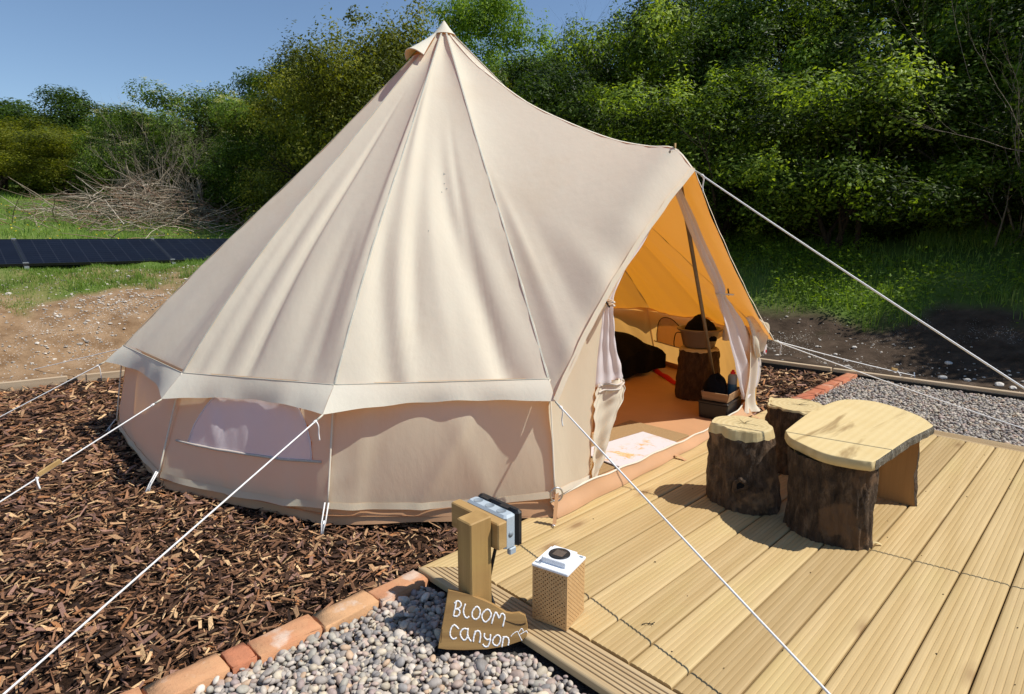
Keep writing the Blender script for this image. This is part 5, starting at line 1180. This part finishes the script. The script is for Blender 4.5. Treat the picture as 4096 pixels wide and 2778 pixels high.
x, y = scatter(260, -20, -9.6, -4, 3.5, lambda x, y: np.ones(len(x))*.6); z = terrain(x, y)+.10; m_ = 4
V, F = leaf_cards(np.repeat(np.stack([x, y, z], 1), m_, 0)+rng.normal(0, .006, (len(x)*m_, 3)), norm(rng.normal(0, .4, (len(x)*m_, 3))+np.array([0, 0, 1])), np.full(len(x)*m_, .03), .8)
tag(np_obj('buttercups', V, F, M['yellow_flower'], rnd=np.repeat(rng.uniform(0, 1, len(x)*m_), 4)), 'tiny yellow flowers dotted in the meadow', kind='stuff')
def gr(x, y):
    dr_ = y-yb(x); n_ = vnoise(x, y, 1.3, 5)*.6+vnoise(x, y, 4, 6)*.4; return np.clip((dr_-1.55+(n_-.5)*1.0)/.4, 0, 1)
x, y = scatter(60000, -8, 3.5, 6.2, 10.5, lambda x, y: gr(x, y)*np.clip(1.9*vnoise(x, y, 1.9, 31)-.45, .04, 1))
grass_obj('weeds', 'lush weeds and grass on the bank under the right hedge', x, y, rng.uniform(.05, .22, len(x))*(.4+1.0*vnoise(x, y, 1.7, 33)), np.full(len(x), .009), .5, .38, .2)
x, y = scatter(42000, -8, 3.5, 6.3, 9.4, lambda x, y: gr(x, y)*np.clip((vnoise(x, y, 1.2, 35)-.35)*2.5, 0, 1)); z = terrain(x, y)+rng.uniform(.02, .32, len(x))*(.3+1.1*vnoise(x, y, 2.4, 37))
V, F = leaf_cards(np.stack([x, y, z], 1), norm(rng.normal(0, .5, (len(x), 3))+np.array([0, 0, 1])), rng.uniform(.025, .065, len(x)), .6)
tag(np_obj('weed_leaves', V, F, M['leaf_bright'], rnd=np.repeat(np.clip(rng.normal(.4, .2, len(x)), 0, 1), 4)), 'broad leaves of nettles and weeds on the bank under the hedge', kind='stuff')
# ------------------------------------------------------------------ chalk stones and twigs on the soil
xs = []; 
for cx_, cy_, sx, sy, n in ((-6.4, .35, .16, .5, 700), (-5.75, -.35, .22, .35, 300), (-5.9, .1, .5, 1.0, 350), (-7.2, .4, .35, 1.1, 700), (.2, 5.75, 1.5, .32, 240), (-.9, 6.0, .6, .4, 120)):
    xs.append(np.stack([rng.normal(cx_, sx, n), rng.normal(cy_, sy, n)], 1))
P = np.concatenate(xs); ok = (xb(P[:, 1])-P[:, 0] > .08) | (P[:, 1]-yb(P[:, 0]) > .08); P = P[ok]; bv, bf = ico(1); n = len(P)
s_ = np.exp(rng.normal(-4.85, .45, n)); p = bv[None]*(s_[:, None]*np.array([1.2, .9, .55]))[:, None, :]*rng.uniform(.75, 1.25, (n, len(bv), 1)); a = rng.uniform(0, 6.28, n); q_ = p.copy()
q_[..., 0] = p[..., 0]*np.cos(a)[:, None]-p[..., 1]*np.sin(a)[:, None]; q_[..., 1] = p[..., 0]*np.sin(a)[:, None]+p[..., 1]*np.cos(a)[:, None]; q_ += np.stack([P[:, 0], P[:, 1], terrain(P[:, 0], P[:, 1])+.002], 1)[:, None, :]
tag(np_obj('chalk_fragments', q_.reshape(-1, 3), (bf[None]+(np.arange(n)*len(bv))[:, None, None]).reshape(-1, 3), M['chalk'], cols=np.repeat(np.array([(.56, .51, .44)])*rng.uniform(.6, 1.25, (n, 1)), len(bv), 0)), 'small broken chalk fragments strewn on the bare soil', kind='stuff')
def stone(x, y, s_, lab, seed):
    rg = random.Random(seed); bm = bmesh.new(); bmesh.ops.create_icosphere(bm, subdivisions=2, radius=1)
    for v_ in bm.verts: v_.co = Vector((v_.co.x*s_*1.2, v_.co.y*s_, v_.co.z*s_*.62))*rg.uniform(.85, 1.15)
    me = bpy.data.meshes.new('chalk_stone'); bm.to_mesh(me); bm.free(); me.materials.append(M['chalk_big']); o = bpy.data.objects.new('chalk_stone', me); o.location = (x, y, float(terrain(x, y))+s_*.25); o.rotation_euler = (0, 0, rg.uniform(0, 6)); tag(link(o), lab, 'stone', 'white stones on the dark soil')
M['chalk_big'] = simple('chalk_lump', (.58, .54, .48), .85, .2, 30, .2, .4)
for k, (x, y, s_, lab) in enumerate(((.62, 5.95, .034, 'largest white stone on the dark soil, alone in the shade'), (-.25, 5.98, .022, 'white stone in the small cluster on dark soil, upper right one'), (-.36, 5.75, .020, 'square white stone in the small cluster on dark soil'), (-.22, 5.62, .018, 'lower white stone of the small cluster on dark soil'), (.68, 5.42, .032, 'flat white stone just behind the edging'), (.86, 5.45, .026, 'flat white stone right of its like behind the edging'), (1.10, 5.36, .036, 'flat white stone near the right edge of the view'), (1.2, 5.30, .03, 'half buried white stone touching the edging at right'))): stone(x, y, s_, lab, k)
